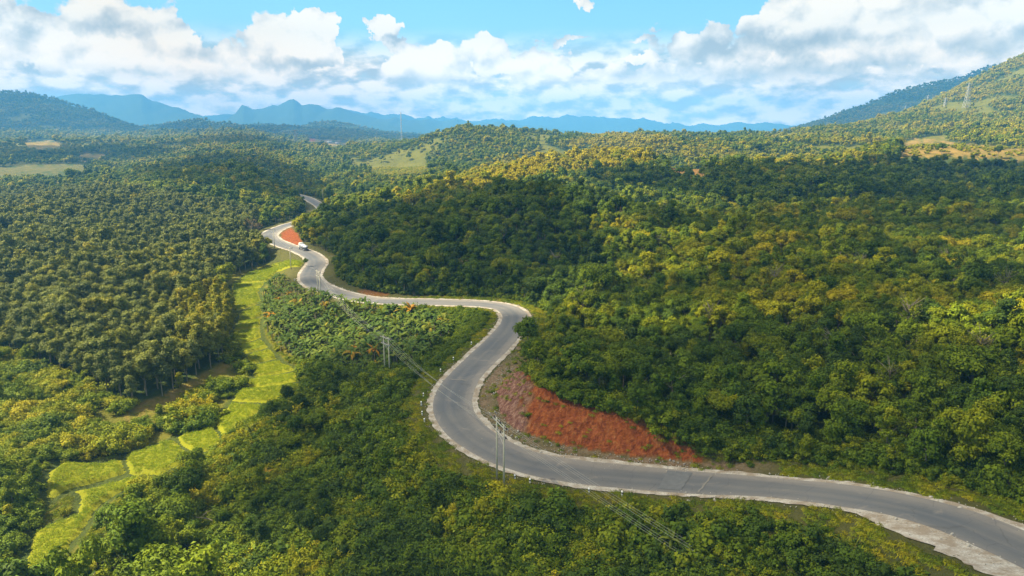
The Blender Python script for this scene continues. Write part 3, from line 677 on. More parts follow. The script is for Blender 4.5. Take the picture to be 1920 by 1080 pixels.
# ------------------------------------------------------------------ ground sheet
def clearing(x, y): return sstep(.15, .21, fbm(x/110+3, y/190+5, 4))*sstep(700, 900, np.hypot(x, y))
def build_ground():
    az = np.r_[np.linspace(-math.pi, -.86, 60)[:-1], np.linspace(-.86, .86, 760), np.linspace(.86, math.pi, 60)[1:-1]]
    rr = np.r_[np.geomspace(4, 55, 22)[:-1], np.geomspace(55, 170, 230)[:-1], np.geomspace(170, 400, 120)[:-1], np.geomspace(400, 9500, 320)]
    A, Rr = np.meshgrid(az, rr); X = Rr*np.sin(A); Y = Rr*np.cos(A); Z = ground_h(X, Y)
    P = np.stack([X, Y, Z], -1).reshape(-1, 3)
    r = np.hypot(P[:, 0], P[:, 1]); mfar = r > 2600
    # uneven far woods: small relief of tree tops
    z1 = np.zeros((len(P), 4)); z2 = np.zeros((len(P), 4)); z1[:, 3] = 1; z2[:, 3] = 1
    u, v = project(P); ok = P[:, 1] > 40
    def soft(poly, y0=40, y1=3000):
        c = (ok & (P[:, 1] > y0) & (P[:, 1] < y1)); out = np.zeros(len(P))
        b = np.array(poly); m = c & (u > b[:, 0].min()-20) & (u < b[:, 0].max()+20) & (v > b[:, 1].min()-20) & (v < b[:, 1].max()+20)
        if m.any():
            ins = in_poly(u[m], v[m], poly); d = poly_dist(u[m], v[m], poly, True)[0]
            out[m] = sstep(-3, 3, np.where(ins, d, -d)+2.5*fbm(P[m, 0]/3, P[m, 1]/3, 3)+np.where(v[m] < 340, 11, 0)*fbm(u[m]/14, v[m]/5, 4))
        return out
    near = (r < 900) & (Y.ravel() > 20); dr = np.full(len(P), 1e3)
    dr[near] = poly_dist(P[near, 0], P[near, 1], ROAD_C[:, :2])[0]
    fo = np.full(len(P), 1e3); ins = np.zeros(len(P), bool)
    nn = (r < 220) & (Y.ravel() > 60); fo[nn], cp, _, _ = poly_dist(P[nn, 0], P[nn, 1], FOOTW[:, :2], vals=BANK_CAP); cap = np.zeros(len(P)); cap[nn] = cp; ins[nn] = in_poly(P[nn, 0], P[nn, 1], FOOT_POLY)
    nz = fbm(P[:, 0]/2.5, P[:, 1]/2.5, 3)
    bank = np.where(ins, sstep(1.5, -.5, fo-cap*1.05-2.2*nz), 0)*(fo < 20)
    uu = np.clip(u, 0, 2000)
    purple = bank*sstep(1010, 970, uu+40*nz)
    rub = np.where(~ins, sstep(15, 10, fo), 0)*(dr < 20)*(dr > 5.2)
    z1[:, 0] = np.clip(bank-purple*.9, 0, 1)
    z1[:, 0] = np.maximum(z1[:, 0], np.maximum(soft(Z_REDCUT, 200), soft(Z_RED, 450)*.35))
    z1[:, 0] = np.maximum(z1[:, 0], soft([(545,258),(575,252),(600,262),(570,266)], 1000))
    z1[:, 0] = np.maximum(z1[:, 0], soft([(670,545),(700,540),(735,545),(725,556),(680,556)], 150)*.5)
    z1[:, 1] = sstep(17, 9, dr+3*nz)
    z1[:, 2] = np.clip(soft(Z_GOLD, 500)*.9+soft(Z_RED, 450)*.6+soft(Z_BROWN1, 900)*.8+soft(Z_BROWN2, 900)*.7+soft(Z_FIELD, 500)*.3+soft(Z_FIELD2, 400)*.6+soft(Z_QUARRY, 900), 0, 1)
    z2[:, 0] = np.clip(soft(Z_BUSHL)+soft([(390,525),(480,500),(560,480),(575,500),(500,590),(560,690),(640,720),(560,740),(420,800),(300,900),(150,1080),(60,1080),(80,880),(230,850),(420,780),(430,650),(430,560)])+soft(Z_YELLOW, 500), 0, 1)
    pm = np.zeros(len(P), bool); c_ = (r < 330) & (Y.ravel() > 40) & (X.ravel() < 0); pr = np.full(len(P), 9.)
    for W in [wpoly(p_) for p_ in PADDIES]: pr[c_] = np.minimum(pr[c_], poly_dist(P[c_, 0], P[c_, 1], W, True)[0])
    z2[:, 0] *= 1-.85*sstep(1.6, .7, pr)
    z2[:, 1] = purple; z2[:, 2] = np.clip(rub*(.75+.5*nz), 0, 1)
    clr = (r > 750) & (r < 3600) & ok; z2[clr, 0] = np.maximum(z2[clr, 0], .75*clearing(P[clr, 0], P[clr, 1]))
    sh = soft([(228,768),(300,742),(395,694),(425,678),(440,690),(380,722),(300,770),(235,800)])
    z1[:, 2] = np.maximum(z1[:, 2], sh*.6*sstep(-.2, .3, nz+.1))
    m, t = new_mat('ground_cover'); out = t.new('ShaderNodeOutputMaterial'); b = t.new('ShaderNodeBsdfPrincipled')
    pos = t.new('ShaderNodeNewGeometry').outputs['Position']
    a1 = t.new('ShaderNodeSeparateColor'); t.link(t.new('ShaderNodeAttribute', attribute_name='zone_one').outputs['Color'], a1.inputs[0])
    a2 = t.new('ShaderNodeSeparateColor'); t.link(t.new('ShaderNodeAttribute', attribute_name='zone_two').outputs['Color'], a2.inputs[0])
    nA = t.noise(pos, .9, 6, .65); nB = t.noise(pos, .06, 4, .6); nC = t.noise(pos, .012, 5, .65); nS = t.noise(t.vmath('MULTIPLY', pos, (1, 1, 3.0)), 1.6, 5, .7, dist=.6)
    base = t.mix(nC, (.026, .046, .012), (.062, .082, .018)); base = t.mix(t.maprange(nA, .35, .7), base, (.045, .070, .014))
    yel = t.mix(nA, (.10, .105, .014), (.19, .17, .022)); base = t.mix(t.math('MULTIPLY', a2.outputs[0], t.maprange(nB, .3, .6, .6, 1)), base, yel)
    verge = t.mix(nA, (.048, .055, .014), (.125, .115, .035)); base = t.mix(t.math('MULTIPLY', a1.outputs[1], .95), base, verge)
    gold = t.mix(nA, (.20, .125, .036), (.34, .225, .065)); gold = t.mix(t.maprange(nB, .40, .62, 0, .75), gold, (.115, .105, .02)); base = t.mix(a1.outputs[2], base, gold)
    rubble = t.mix(t.maprange(nS, .3, .7), (.12, .075, .045), (.30, .22, .155)); rubble = t.mix(t.maprange(nB, .45, .65, 0, .7), rubble, (.07, .085, .02))
    base = t.mix(a2.outputs[2], base, rubble)
    gul = t.noise(t.vmath('MULTIPLY', pos, (1.1, 1.1, .16)), 1.3, 5, .65, dist=.4)
    nS = t.math('ADD', t.math('MULTIPLY', gul, .8), t.math('MULTIPLY', nS, .2))
    soil = t.ramp(nS, [(.38, (.15, .040, .014)), (.48, (.235, .062, .018)), (.56, (.29, .088, .026)), (.66, (.35, .14, .05)), (.74, (.40, .21, .10))]); base = t.mix(a1.outputs[0], base, soil)
    pur = t.ramp(nS, [(.40, (.12, .052, .04)), (.5, (.20, .098, .072)), (.62, (.33, .20, .145))]); base = t.mix(a2.outputs[1], base, pur)
    t.link(base, b.inputs['Base Color']); b.inputs['Roughness'].default_value = .95; b.inputs['Specular IOR Level'].default_value = .1
    h = t.math('ADD', t.math('MULTIPLY_ADD', gul, 1.6, t.noise(pos, 2.2, 5, .7)), t.math('MULTIPLY', t.noise(pos, .035, 6, .75), 9.0)); t.link(t.bump(h, .8, .55), b.inputs['Normal'])
    t.link(b.outputs[0], out.inputs[0])
    me = np_mesh('ground', P, [grid_faces(len(rr), len(az), True)[:, ::-1]], [m], smooth=True, attrs={'zone_one': ('FLOAT_COLOR', z1), 'zone_two': ('FLOAT_COLOR', z2)})
    o = add_obj('ground', me, kind='structure'); thing(o, 'green hilly ground under the forest with a red earth cutting', 'ground')
    global ZLOW, ZHIGH
    ZLOW, ZHIGH = float(Z.min()), float(max(Z.max()+22, ZC+10))
    # horizon table for culling
    sel = (az > -.86) & (az < .86); E = ((Z-ZC)/Rr)[:, sel]; run = np.maximum.accumulate(E, 0)
    return az[sel], rr, run
H_AZ, H_R, H_RUN = build_ground()
def visible(P, hgt, margin=0.0):
    a = np.arctan2(P[:, 0], P[:, 1]); r = np.hypot(P[:, 0], P[:, 1])
    i = np.clip(np.round((a-H_AZ[0])/(H_AZ[1]-H_AZ[0])).astype(int), 0, len(H_AZ)-1); j = np.clip(np.searchsorted(H_R, r*.97)-1, 0, len(H_R)-1)
    return (P[:, 2]+hgt+margin-ZC)/r > H_RUN[j, i]-.0008
print('ground', round(time.time()-T0, 1))

# ------------------------------------------------------------------ far sky-side air and clouds
def build_haze():
    x0, x1, y0, y1 = -9600, 9600, -9600, 9600; zb, zt = ZLOW-1.5, ZHIGH+6; print('haze z', zb, zt)
    V = [(x, y, z) for z in (zb, zt) for y in (y0, y1) for x in (x0, x1)]
    F = [(0, 2, 3, 1), (4, 5, 7, 6), (0, 1, 5, 4), (2, 6, 7, 3), (0, 4, 6, 2), (1, 3, 7, 5)]
    m, t = new_mat('haze_air'); out = t.new('ShaderNodeOutputMaterial'); v = t.new('ShaderNodeVolumePrincipled')
    v.inputs['Color'].default_value = (.12, .45, 1.0, 1); v.inputs['Density'].default_value = HAZE
    t.link(v.outputs[0], out.inputs['Volume'])
    o = add_obj('haze', np_mesh('haze', V, [np.array(F)], [m]), kind='stuff'); thing(o, 'thin blue haze that fades the distant hills', 'haze')
HAZE = 0.00017
build_haze()
def cloud_object(poly_px, H=760, holes=None):
    """a flat bottomed cumulus that stands between the sun and the shaded ground below it"""
    W = np.array(poly_px, float)
    cx, cy = W.mean(0); off = S_DIR[:2]/S_DIR[2]*H; W = W+off
    pad_ = max(60., .14*float((W.max(0)-W.min(0)).max())); x0, y0 = W.min(0)-pad_; x1, y1 = W.max(0)+pad_; n = 150
    st = max(x1-x0, y1-y0)/n; nx = int((x1-x0)/st)+1; ny = int((y1-y0)/st)+1
    xs = np.linspace(x0, x1, nx); ys = np.linspace(y0, y1, ny); X, Y = np.meshgrid(xs, ys)
    sc = min(st*9, 16)
    wx = X+sc*.9*fbm(X/sc/1.5, Y/sc/1.5, 4); wy = Y+sc*.9*fbm(X/sc/1.5+9, Y/sc/1.5+4, 4)
    ins = in_poly(wx, wy, W); d = poly_dist(wx, wy, W, True)[0]; d = np.where(ins, d, -d)
    d = d+sc*.8*fbm(X/sc/.9, Y/sc/.9, 5)+sc*1.6*fbm(X/sc/4, Y/sc/4, 2)
    d = np.minimum(d, np.minimum(np.minimum(X-x0, x1-X), np.minimum(Y-y0, y1-Y))*1.2-sc*.8+sc*.9*fbm(X/sc+7, Y/sc, 4))
    if holes: d = np.minimum(d, 60*(fbm(X/holes[0], Y/holes[0], 4)+holes[1]))
    hgt = np.sqrt(np.maximum(d, 0)*sc)*1.1*(1+.5*ridged(X/sc/1.3, Y/sc/1.3, 4)); hgt = np.minimum(hgt, 130)
    top = H+hgt; bot = H-np.minimum(np.sqrt(np.maximum(d, 0)*6.0), 28)*(.7+.8*ridged(X/sc/2.2, Y/sc/2.2, 4).clip(0, 2))
    keep = d > 0; F = grid_faces(ny, nx); kf = keep.ravel()[F].any(1)
    F = F[kf]; N = nx*ny; used = np.unique(F); mp = -np.ones(N, int); mp[used] = np.arange(len(used)); k = len(used)
    V = np.vstack([np.c_[X.ravel()[used], Y.ravel()[used], top.ravel()[used]], np.c_[X.ravel()[used], Y.ravel()[used], bot.ravel()[used]-.05]])
    return np_mesh('cloud', V, [np.vstack([mp[F], (mp[F]+k)[:, ::-1]])], [M_CLOUD], smooth=True)
def cloud_mat():
    m, t = new_mat('cloud_white'); out = t.new('ShaderNodeOutputMaterial'); a = t.new('ShaderNodeBsdfDiffuse'); b = t.new('ShaderNodeBsdfTranslucent'); mx = t.new('ShaderNodeMixShader')
    n = t.noise(t.new('ShaderNodeNewGeometry').outputs['Position'], .02, 4, .6); c = t.mix(n, (.78, .78, .77), (.88, .88, .87))
    t.link(c, a.inputs[0]); t.link(c, b.inputs[0]); mx.inputs[0].default_value = .5; t.link(a.outputs[0], mx.inputs[1]); t.link(b.outputs[0], mx.inputs[2]); tp = t.new('ShaderNodeBsdfTransparent'); m2 = t.new('ShaderNodeMixShader'); m2.inputs[0].default_value = .50; t.link(mx.outputs[0], m2.inputs[1]); t.link(tp.outputs[0], m2.inputs[2]); t.link(m2.outputs[0], out.inputs[0]); return m
M_CLOUD = cloud_mat()
CLOUD_SHADE = SHADE_PX = [
 [(560,1190),(560,1000),(500,860),(520,760),(600,700),(700,660),(800,640),(870,600),(905,574),(960,560),(1020,580),(1080,640),(1160,700),(1300,700),(1420,660),(1550,690),(1700,700),(1850,680),(2200,660),(2300,1500),(1000,1500)],
 [(610,540),(615,460),(680,420),(780,392),(880,375),(1000,372),(1120,385),(1160,420),(1120,480),(1060,520),(1000,548),(860,552),(740,552),(640,548)],
 [(1190,345),(1340,330),(1500,325),(1700,305),(2100,300),(2100,385),(1900,400),(1700,382),(1520,372),(1350,385),(1200,372)],
 [(300,330),(380,300),(480,300),(560,330),(600,360),(570,395),(500,390),(400,360),(320,350)],
]
def shade_world(poly): return wpoly(poly)
for k, pl in enumerate(SHADE_PX):
    o = add_obj('cloud', cloud_object(wpoly(pl)), kind='structure'); thing(o, ['broad white cloud high over the near forest and road', 'white cloud high over the hill behind the bend', 'long white cloud high over the far ridge', 'small white cloud high over the plantation hill'][k], 'cloud')
HD = wpoly([(1130,660),(1190,560),(1250,470),(1350,400),(1500,372),(1700,378),(1900,396),(2100,400),(2150,690),(1700,720),(1420,680),(1250,720)])
o = add_obj('cloud', cloud_object(HD, holes=(30, -.03)), kind='structure'); thing(o, 'broken thin cloud high over the forest right of the road', 'cloud')
for k, (W, H) in enumerate([([(-3300,2350),(-1700,2350),(-1300,2900),(-1400,3500),(-3300,3500)], 900), ([(1150,2350),(3100,2350),(3300,3700),(1150,3700)], 900), ([(-1200,2500),(-500,2300),(-100,3100),(-500,4200),(-1300,3700)], 900), ([(-1100,900),(-650,1000),(-600,1350),(-1000,1400)], 800), ([(-700,1500),(-300,1400),(-250,1800),(-700,1900)], 800)]):
    o = add_obj('cloud', cloud_object(W, H=H), kind='structure'); thing(o, ['white cloud high over the wooded mountain at the left', 'white cloud high over the blue mountain slope', 'white cloud high over the far middle hills', 'small white cloud high over the brown fields', 'small white cloud high over the middle valley'][k], 'cloud')

# ------------------------------------------------------------------ road
def strip(name, offs_l, offs_r, dz, mat, extra=None, rows=2):
    n = len(ROAD); V = []
    for f in np.linspace(0, 1, rows):
        o = offs_l*(1-f)+offs_r*f
        q = ROAD[:, :2]+ROAD_N*o[:, None]; zz = ROAD[:, 2]+dz
        if name == 'road_shoulder': g_ = ground_h(q[:, 0], q[:, 1]); far_ = sstep(4.2, 5.0, np.abs(o)); zz = zz*(1-far_)+(g_+.10)*far_
        V.append(np.c_[q, zz])
    V = np.stack(V, 1).reshape(-1, 3); s = np.repeat(np.arange(n), rows); w = np.tile(np.linspace(0, 1, rows), n)
    F = grid_faces(n, rows)
    me = np_mesh(name, V, [F], [mat], attrs={'along': ('FLOAT', s), 'across': ('FLOAT', w)})
    if me.polygons[0].normal.z < 0: me.flip_normals()
    return me
def build_road():
    n = len(ROAD); s = np.arange(n); HW = 3.75+.25*fbm(s/30, s*0, 2); HWl = HW+.16*fbm(s/5, s*0+2, 3); HWr = HW+.16*fbm(s/5, s*0+8, 3)
    u, v = project(ROAD)
    m, t = new_mat('worn_asphalt'); out = t.new('ShaderNodeOutputMaterial'); b = t.new('ShaderNodeBsdfPrincipled')
    al = t.new('ShaderNodeAttribute', attribute_name='along').outputs['Fac']; ac = t.new('ShaderNodeAttribute', attribute_name='across').outputs['Fac']
    pos = t.new('ShaderNodeNewGeometry').outputs['Position']
    cb = t.new('ShaderNodeCombineXYZ'); t.link(t.math('MULTIPLY', al, .045), cb.inputs[0]); t.link(t.math('MULTIPLY', ac, 5.0), cb.inputs[1])
    streak = t.noise(cb.outputs[0], 1.0, 5, .6); fine = t.noise(pos, 3.5, 5, .7); patch = t.noise(pos, .06, 3, .5)
    # darker worn lane along the middle and outer track, dusty edges
    band = t.ramp(t.math('ADD', ac, t.math('MULTIPLY', t.math('SUBTRACT', streak, .5), .35)), [(0, (.30,)*3), (.12, (.12,)*3), (.26, (.0,)*3), (.40, (.13,)*3), (.52, (.0,)*3), (.66, (.10,)*3), (.80, (.30,)*3), (1, (.48,)*3)])
    grey = t.mix(t.maprange(patch, .35, .65), (.072, .084, .106), (.112, .116, .126))
    c = t.mix(t.math('MULTIPLY', band, 1.5), grey, (.25, .225, .205)); c = t.mix(t.maprange(streak, .3, .5, .5, 0), c, (.085, .092, .11)); c = t.mix(t.maprange(fine, .3, .75, .22, 0), c, (.06, .06, .065))
    cr = t.new('ShaderNodeTexVoronoi', feature='DISTANCE_TO_EDGE'); t.link(t.vmath('ADD', pos, t.vmath('MULTIPLY', t.noise(pos, .5, 3, .6), (2.5, 2.5, 0))), cr.inputs['Vector']); cr.inputs['Scale'].default_value = .16
    c = t.mix(t.maprange(cr.outputs['Distance'], 0, .010, .35, 0), c, (.035, .035, .038))
    st2 = t.noise(pos, .22, 5, .65, dist=.8); c = t.mix(t.maprange(st2, .54, .70, 0, .35), c, (.075, .08, .092)); c = t.mix(t.maprange(st2, .28, .42, .35, 0), c, (.30, .26, .225))
    t.link(c, b.inputs['Base Color']); b.inputs['Roughness'].default_value = .75; b.inputs['Specular IOR Level'].default_value = .3
    t.link(t.bump(fine, .4, .03), b.inputs['Normal']); t.link(b.outputs[0], out.inputs[0])
    o = add_obj('road', strip('road', -HWl, HWr, .05, m, rows=15), kind='structure'); thing(o, 'grey asphalt road winding through the hills', 'road')
    mg, t = new_mat('white_gravel'); out = t.new('ShaderNodeOutputMaterial'); b = t.new('ShaderNodeBsdfPrincipled')
    pos = t.new('ShaderNodeNewGeometry').outputs['Position']; f = t.noise(pos, 5.5, 5, .75); g2 = t.noise(pos, .5, 4, .6)
    c = t.ramp(f, [(.28, (.16, .145, .13)), (.5, (.38, .36, .335)), (.72, (.62, .60, .56))]); c = t.mix(t.maprange(g2, .38, .60, 0, .85), c, (.20, .155, .11))
    t.link(c, b.inputs['Base Color']); b.inputs['Roughness'].default_value = .95; t.link(t.bump(f, .7, .06), b.inputs['Normal']); t.link(b.outputs[0], out.inputs[0])
    wide = sstep(12, 0, np.abs(u-1760)/14)*(v > 900)
    for sd, nm in ((-1, 'outer'), (1, 'inner')):
        W = 1.15+.45*fbm(s/14, s*0+sd*5, 2)+.55*fbm(s/1.7, s*0+sd*3, 4)+(.6*wide*(sd < 0))
        W = np.clip(W, .55, 6); wd = np.zeros(n)
        if sd < 0: W = W+.85*ROAD_WIDE*(1+.5*fbm(s/4, s*0+1, 3))
        Lo = sd*(HW-.35); Hi = sd*(HW+W)
        a, c2 = (Hi, Lo) if sd < 0 else (Lo, Hi)
        o = add_obj('road_shoulder', strip('road_shoulder', a, c2, .030, mg, rows=4), kind='structure'); thing(o, 'white gravel shoulder on the valley side of the road' if sd < 0 else 'white gravel shoulder on the hill side of the road', 'road shoulder')
    # tar repairs across the road
    mp = simple_mat('fresh_tar', (.105, .112, .125), .7, var=.35, scale=1.2); ml = simple_mat('pale_repair', (.17, .165, .16), .85, var=.3, scale=2)
    for px, py, w0, side0, side1, mt, lab in [(1290,905,3.6,-3.0,3.2,mp,'dark tar patch across the straight end of the road'), (1322,905,.28,-3.4,3.4,ml,'pale narrow repair line beside the dark tar patch'), (862,712,.45,-2.8,1.0,ml,'pale repair line across the shaded bend'), (583,512,.35,-3,3,ml,'pale repair line across the far bend')]:
        i = int(np.argmin(np.hypot(u-px, v-py))); q = np.linspace(side0, side1, 9); V = []
        js = np.linspace(0, w0, 5)
        for j in js:
            fi = min(i+j, n-2); i0 = int(fi); fr = fi-i0; p = ROAD[i0]*(1-fr)+ROAD[i0+1]*fr
            for k_, w in enumerate(q): V.append([p[0]+ROAD_N[i0, 0]*w+.1*math.sin(k_*3.1+j), p[1]+ROAD_N[i0, 1]*w+.12*math.sin(k_*2.3), p[2]+.10])
        me = np_mesh('road_patch', V, [grid_faces(5, 9)], [mt]); 
        if me.polygons[0].normal.z < 0: me.flip_normals()
        o = add_obj('road_patch', me, kind='structure'); thing(o, lab, 'road patch')
build_road()

# ------------------------------------------------------------------ rice terraces
PW = [wpoly(p) for p in PADDIES]
def build_paddies():
    m, t = new_mat('young_rice'); out = t.new('ShaderNodeOutputMaterial'); b = t.new('ShaderNodeBsdfPrincipled')
    pos = t.new('ShaderNodeNewGeometry').outputs['Position']; f = t.noise(pos, 2.6, 5, .8); g = t.noise(pos, .10, 3, .5)
    c = t.mix(f, (.19, .21, .006), (.34, .34, .008)); c = t.mix(t.maprange(g, .35, .65, 0, .6), c, (.22, .235, .008))
    t.link(c, b.inputs['Base Color']); b.inputs['Roughness'].default_value = .8; b.inputs['Specular IOR Level'].default_value = .15
    t.link(t.bump(f, 1.0, .35), b.inputs['Normal'])
    tr = t.new('ShaderNodeBsdfTranslucent'); t.link(c, tr.inputs['Color']); mx = t.new('ShaderNodeMixShader'); mx.inputs[0].default_value = .2
    t.link(b.outputs[0], mx.inputs[1]); t.link(tr.outputs[0], mx.inputs[2]); t.link(mx.outputs[0], out.inputs[0])
    names = ['long rice field strip below the far road bend', 'broad rice field beside the columnar trees', 'small rice field north of the banana grove edge', 'narrow rice field between two low bunds', 'rice terrace next to the shaded plantation corner', 'thin rice terrace above the curved bund', 'rice terrace opposite the banana grove', 'wide rice terrace below the banana grove', 'rice terrace with a dark bund beside the dark trees', 'rice field tapering into the bushes', 'crooked rice field between bushes and dark trees',
             'yellow rice field bordered by leafy slope', 'big yellow rice field split by a notch bund', 'raised rounded rice field with a dark bund', 'lowest rice field partly in tree shade at the picture corner']
    for k, W in enumerate(PW):
        c = W.mean(0); L = poly_dist(np.array([c[0]]), np.array([c[1]]), W, True)[0][0]
        step = .75; x0, y0 = W.min(0)-1; x1, y1 = W.max(0)+1; xs = np.arange(x0, x1, step); ys = np.arange(y0, y1, step); X, Y = np.meshgrid(xs, ys)
        # smooth the outline
        ins = in_poly(X, Y, W); d = np.where(ins, 1, -1)*poly_dist(X, Y, W, True)[0]; d = d-.35+.35*fbm(X/3, Y/3, 2)
        G = ground_h(X, Y); Zt = G+np.clip(d*1.4, -.25, 1)*.62+.07*fbm(X/.9, Y/.9, 3)
        F = grid_faces(len(ys), len(xs)); kf = (d.ravel()[F] > -.1).any(1); F = F[kf]
        if not len(F): continue
        V = np.stack([X, Y, Zt], -1).reshape(-1, 3); used = np.unique(F); mp = np.zeros(len(V), int); mp[used] = np.arange(len(used))
        o = add_obj('rice_field', np_mesh('rice_field', V[used], [mp[F]], [m], smooth=True), kind='structure'); thing(o, names[k], 'rice field')
build_paddies()
print('paddies', round(time.time()-T0, 1))
# ------------------------------------------------------------------ plants: candidates
KINDS = ['round', 'round', 'tall', 'layered', 'open', 'vine', 'round', 'bamboo']
TREE = {}
def tree_set(kinds, lod, mats, tag_):
    out = []
    for i, k in enumerate(kinds):
        c, t = tree_parts(k, 100+i*7, lod)
        out.append((c.mesh(tag_+'_crown', mats), t.mesh(tag_+'_trunk', mats) if lod == 0 else None, merge(tag_, [(c, 0), (t, 1)] if lod < 2 else [(c, 0)], mats)))
    return out
J0 = tree_set(KINDS, 0, [M_LEAF, M_BARK], 'broadleaf_tree'); J1 = tree_set(KINDS, 1, [M_LEAF, M_BARK], 'broadleaf_tree'); J2 = tree_set(KINDS[:7], 2, [M_LEAF, M_BARK], 'broadleaf_tree')
RK = ['rubber']*4
R0 = tree_set(RK, 0, [M_RUB, M_BARK], 'rubber_tree'); R1 = tree_set(RK, 1, [M_RUB, M_BARK], 'rubber_tree')
SK = ['bush', 'bush', 'broad', 'broad', 'tuft', 'feather']
S0 = [shrub_geo(k, 300+i).mesh('bush', [M_LEAF]) for i, k in enumerate(SK)]; S1 = [shrub_geo(k, 300+i, 1).mesh('bush', [M_LEAF]) for i, k in enumerate(SK)]
BG = [banana_geo(500+i) for i in range(5)]
B0 = [merge('banana_plant', [(g, 0) for g in L]+[(st, 1)], [M_BAN, M_BARK]) for st, L in BG]
print('protos', round(time.time()-T0, 1))
def jgrid(x0, x1, y0, y1, step, seed):
    rs = np.random.RandomState(seed); xs = np.arange(x0, x1, step); ys = np.arange(y0, y1, step*.87); X, Y = np.meshgrid(xs, ys)
    X = X+(np.arange(len(ys)) % 2*step*.5)[:, None]; X = X+rs.uniform(-.4, .4, X.shape)*step; Y = Y+rs.uniform(-.4, .4, Y.shape)*step
    X = X.ravel(); Y = Y.ravel(); r = np.hypot(X, Y); a = np.abs(np.arctan2(X, Y)); k = (a < np.where(r < 220, .82, .70)); return X[k], Y[k]
def cand(r0, r1, step, seed):
    X, Y = jgrid(-r1*.8, r1*.8, max(30, r0*.6), r1, step, seed); r = np.hypot(X, Y); k = (r >= r0) & (r < r1); X = X[k]; Y = Y[k]
    P = np.stack([X, Y, ground_h(X, Y)], 1); return P[visible(P, 10, 6+.004*r[k])]
def road_d(P): return poly_dist(P[:, 0], P[:, 1], ROAD_C[:, :2]) if len(P) else (np.zeros(0),)*4
def in_paddy(P, buf=1.0):
    o = np.zeros(len(P), bool)
    for W in PW:
        lo = W.min(0)-3; hi = W.max(0)+3; m = (P[:, 0] > lo[0]) & (P[:, 0] < hi[0]) & (P[:, 1] > lo[1]) & (P[:, 1] < hi[1])
        if m.any():
            d = poly_dist(P[m, 0], P[m, 1], W, True)[0]; o[m] |= in_poly(P[m, 0], P[m, 1], W) | (d < buf)
    return o
Z_OPEN = [(385,532),(480,503),(520,485),(575,485),(575,505),(510,515),(500,560),(495,600),(520,650),(570,700),(560,745),(470,765),(440,800),(400,850),(360,900),(270,925),(200,1000),(170,1100),(0,1200),(0,1080),(60,1000),(80,950),(80,880),(110,860),(230,848),(330,820),(420,795),(440,770),(462,735),(440,690),(425,600),(432,530)]
def masks(P):
    dr, _, _, par = road_d(P); i = np.clip(par.round().astype(int), 0, len(ROAD_C)-1); N = ROAD_N[::3][i]
    side = (P[:, 0]-ROAD_C[i, 0])*N[:, 0]+(P[:, 1]-ROAD_C[i, 1])*N[:, 1]
    u, v = project(P); r = np.hypot(P[:, 0], P[:, 1])
    Z = dict(rub=zone(P, Z_RUBBER, 100, 900) & (side < 0), col=zone(P, Z_COLUMN, 100, 320), bushl=zone(P, Z_BUSHL, 60, 260), ban=zone(P, Z_BANANA, 120, 330) & (side < 0) & (dr > 9), cov=zone(P, Z_COVER, 110, 260) & (side < 0),
        opn=zone(P, Z_OPEN, 60, 360), pad=in_paddy(P, 1.3))
    fo, cap, _, _ = poly_dist(P[:, 0], P[:, 1], FOOTW[:, :2], vals=BANK_CAP); ins = in_poly(P[:, 0], P[:, 1], FOOT_POLY)
    Z['bank'] = ((fo < cap+.3) & ins) | ((fo < 14) & ~ins & (side > 0)) 
    Pt = P+[0, 0, 8.0]
    Z['bare'] = np.zeros(len(P), bool)
    for zz, y0, y1 in ((Z_GOLD, 500, 1000), (Z_BROWN1, 900, 3000), (Z_BROWN2, 900, 3000), (Z_FIELD, 500, 3000), (Z_FIELD2, 400, 3000), (Z_QUARRY, 900, 3000), (Z_REDCUT, 200, 500), (Z_YELLOW, 500, 1400)): Z['bare'] |= zone(Pt, zz, y0, y1)
    Z['bare'] |= zone(P, Z_GOLD, 500, 1000) | zone(P, Z_RED, 450, 700) | zone(P, Z_BROWN1, 900) | zone(P, Z_BROWN2, 900) | zone(P, Z_FIELD, 500) | zone(P, Z_FIELD2, 400) | zone(P, Z_QUARRY, 900) | zone(P, Z_REDCUT, 200, 500)
    Z['yel'] = zone(P, Z_YELLOW, 500, 1400)
    Z['valley'] = (side < 0) & (u > 380) & (r < 280) & ~Z['rub'] & ~Z['col'] & ~Z['bushl'] & ~Z['opn'] & ~Z['ban'] & ~Z['cov'] & ~Z['pad'] & (dr < 110)
    dr = dr-ROAD_WIDE[::3][i]*(side < 0); Z['dr'] = dr; Z['side'] = side; Z['u'] = u; Z['v'] = v; Z['r'] = r; return Z
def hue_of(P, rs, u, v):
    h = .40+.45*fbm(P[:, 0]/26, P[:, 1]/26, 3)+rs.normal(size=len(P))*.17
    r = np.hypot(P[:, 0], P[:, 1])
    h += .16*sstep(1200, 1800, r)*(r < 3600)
    h += .46*zone(P, [(720,400),(830,365),(950,300),(1120,255),(1260,262),(1230,320),(1060,340),(930,360),(860,400)], 300)  # sunlit ridge: sunshine also put into the leaf hue as yellow
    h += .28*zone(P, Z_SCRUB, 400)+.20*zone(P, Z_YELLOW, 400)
    h += .08*(r > 500)+.08*(r > 900)+.42*sstep(350, 900, r)*fbm(P[:, 0]/130+4, P[:, 1]/170, 3)-.14*zone(P, [(1190,335),(1340,322),(1920,300),(2000,400),(1500,385),(1200,385)], 300)  # last term puts shade into the leaf hue along the cloud shaded band
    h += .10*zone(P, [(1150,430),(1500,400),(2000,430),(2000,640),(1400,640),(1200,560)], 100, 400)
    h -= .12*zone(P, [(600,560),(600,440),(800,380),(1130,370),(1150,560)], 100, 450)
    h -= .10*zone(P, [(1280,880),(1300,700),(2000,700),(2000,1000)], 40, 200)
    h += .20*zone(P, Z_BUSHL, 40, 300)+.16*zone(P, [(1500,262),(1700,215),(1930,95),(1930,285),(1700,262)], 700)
    return np.clip(h, 0.0, 1)
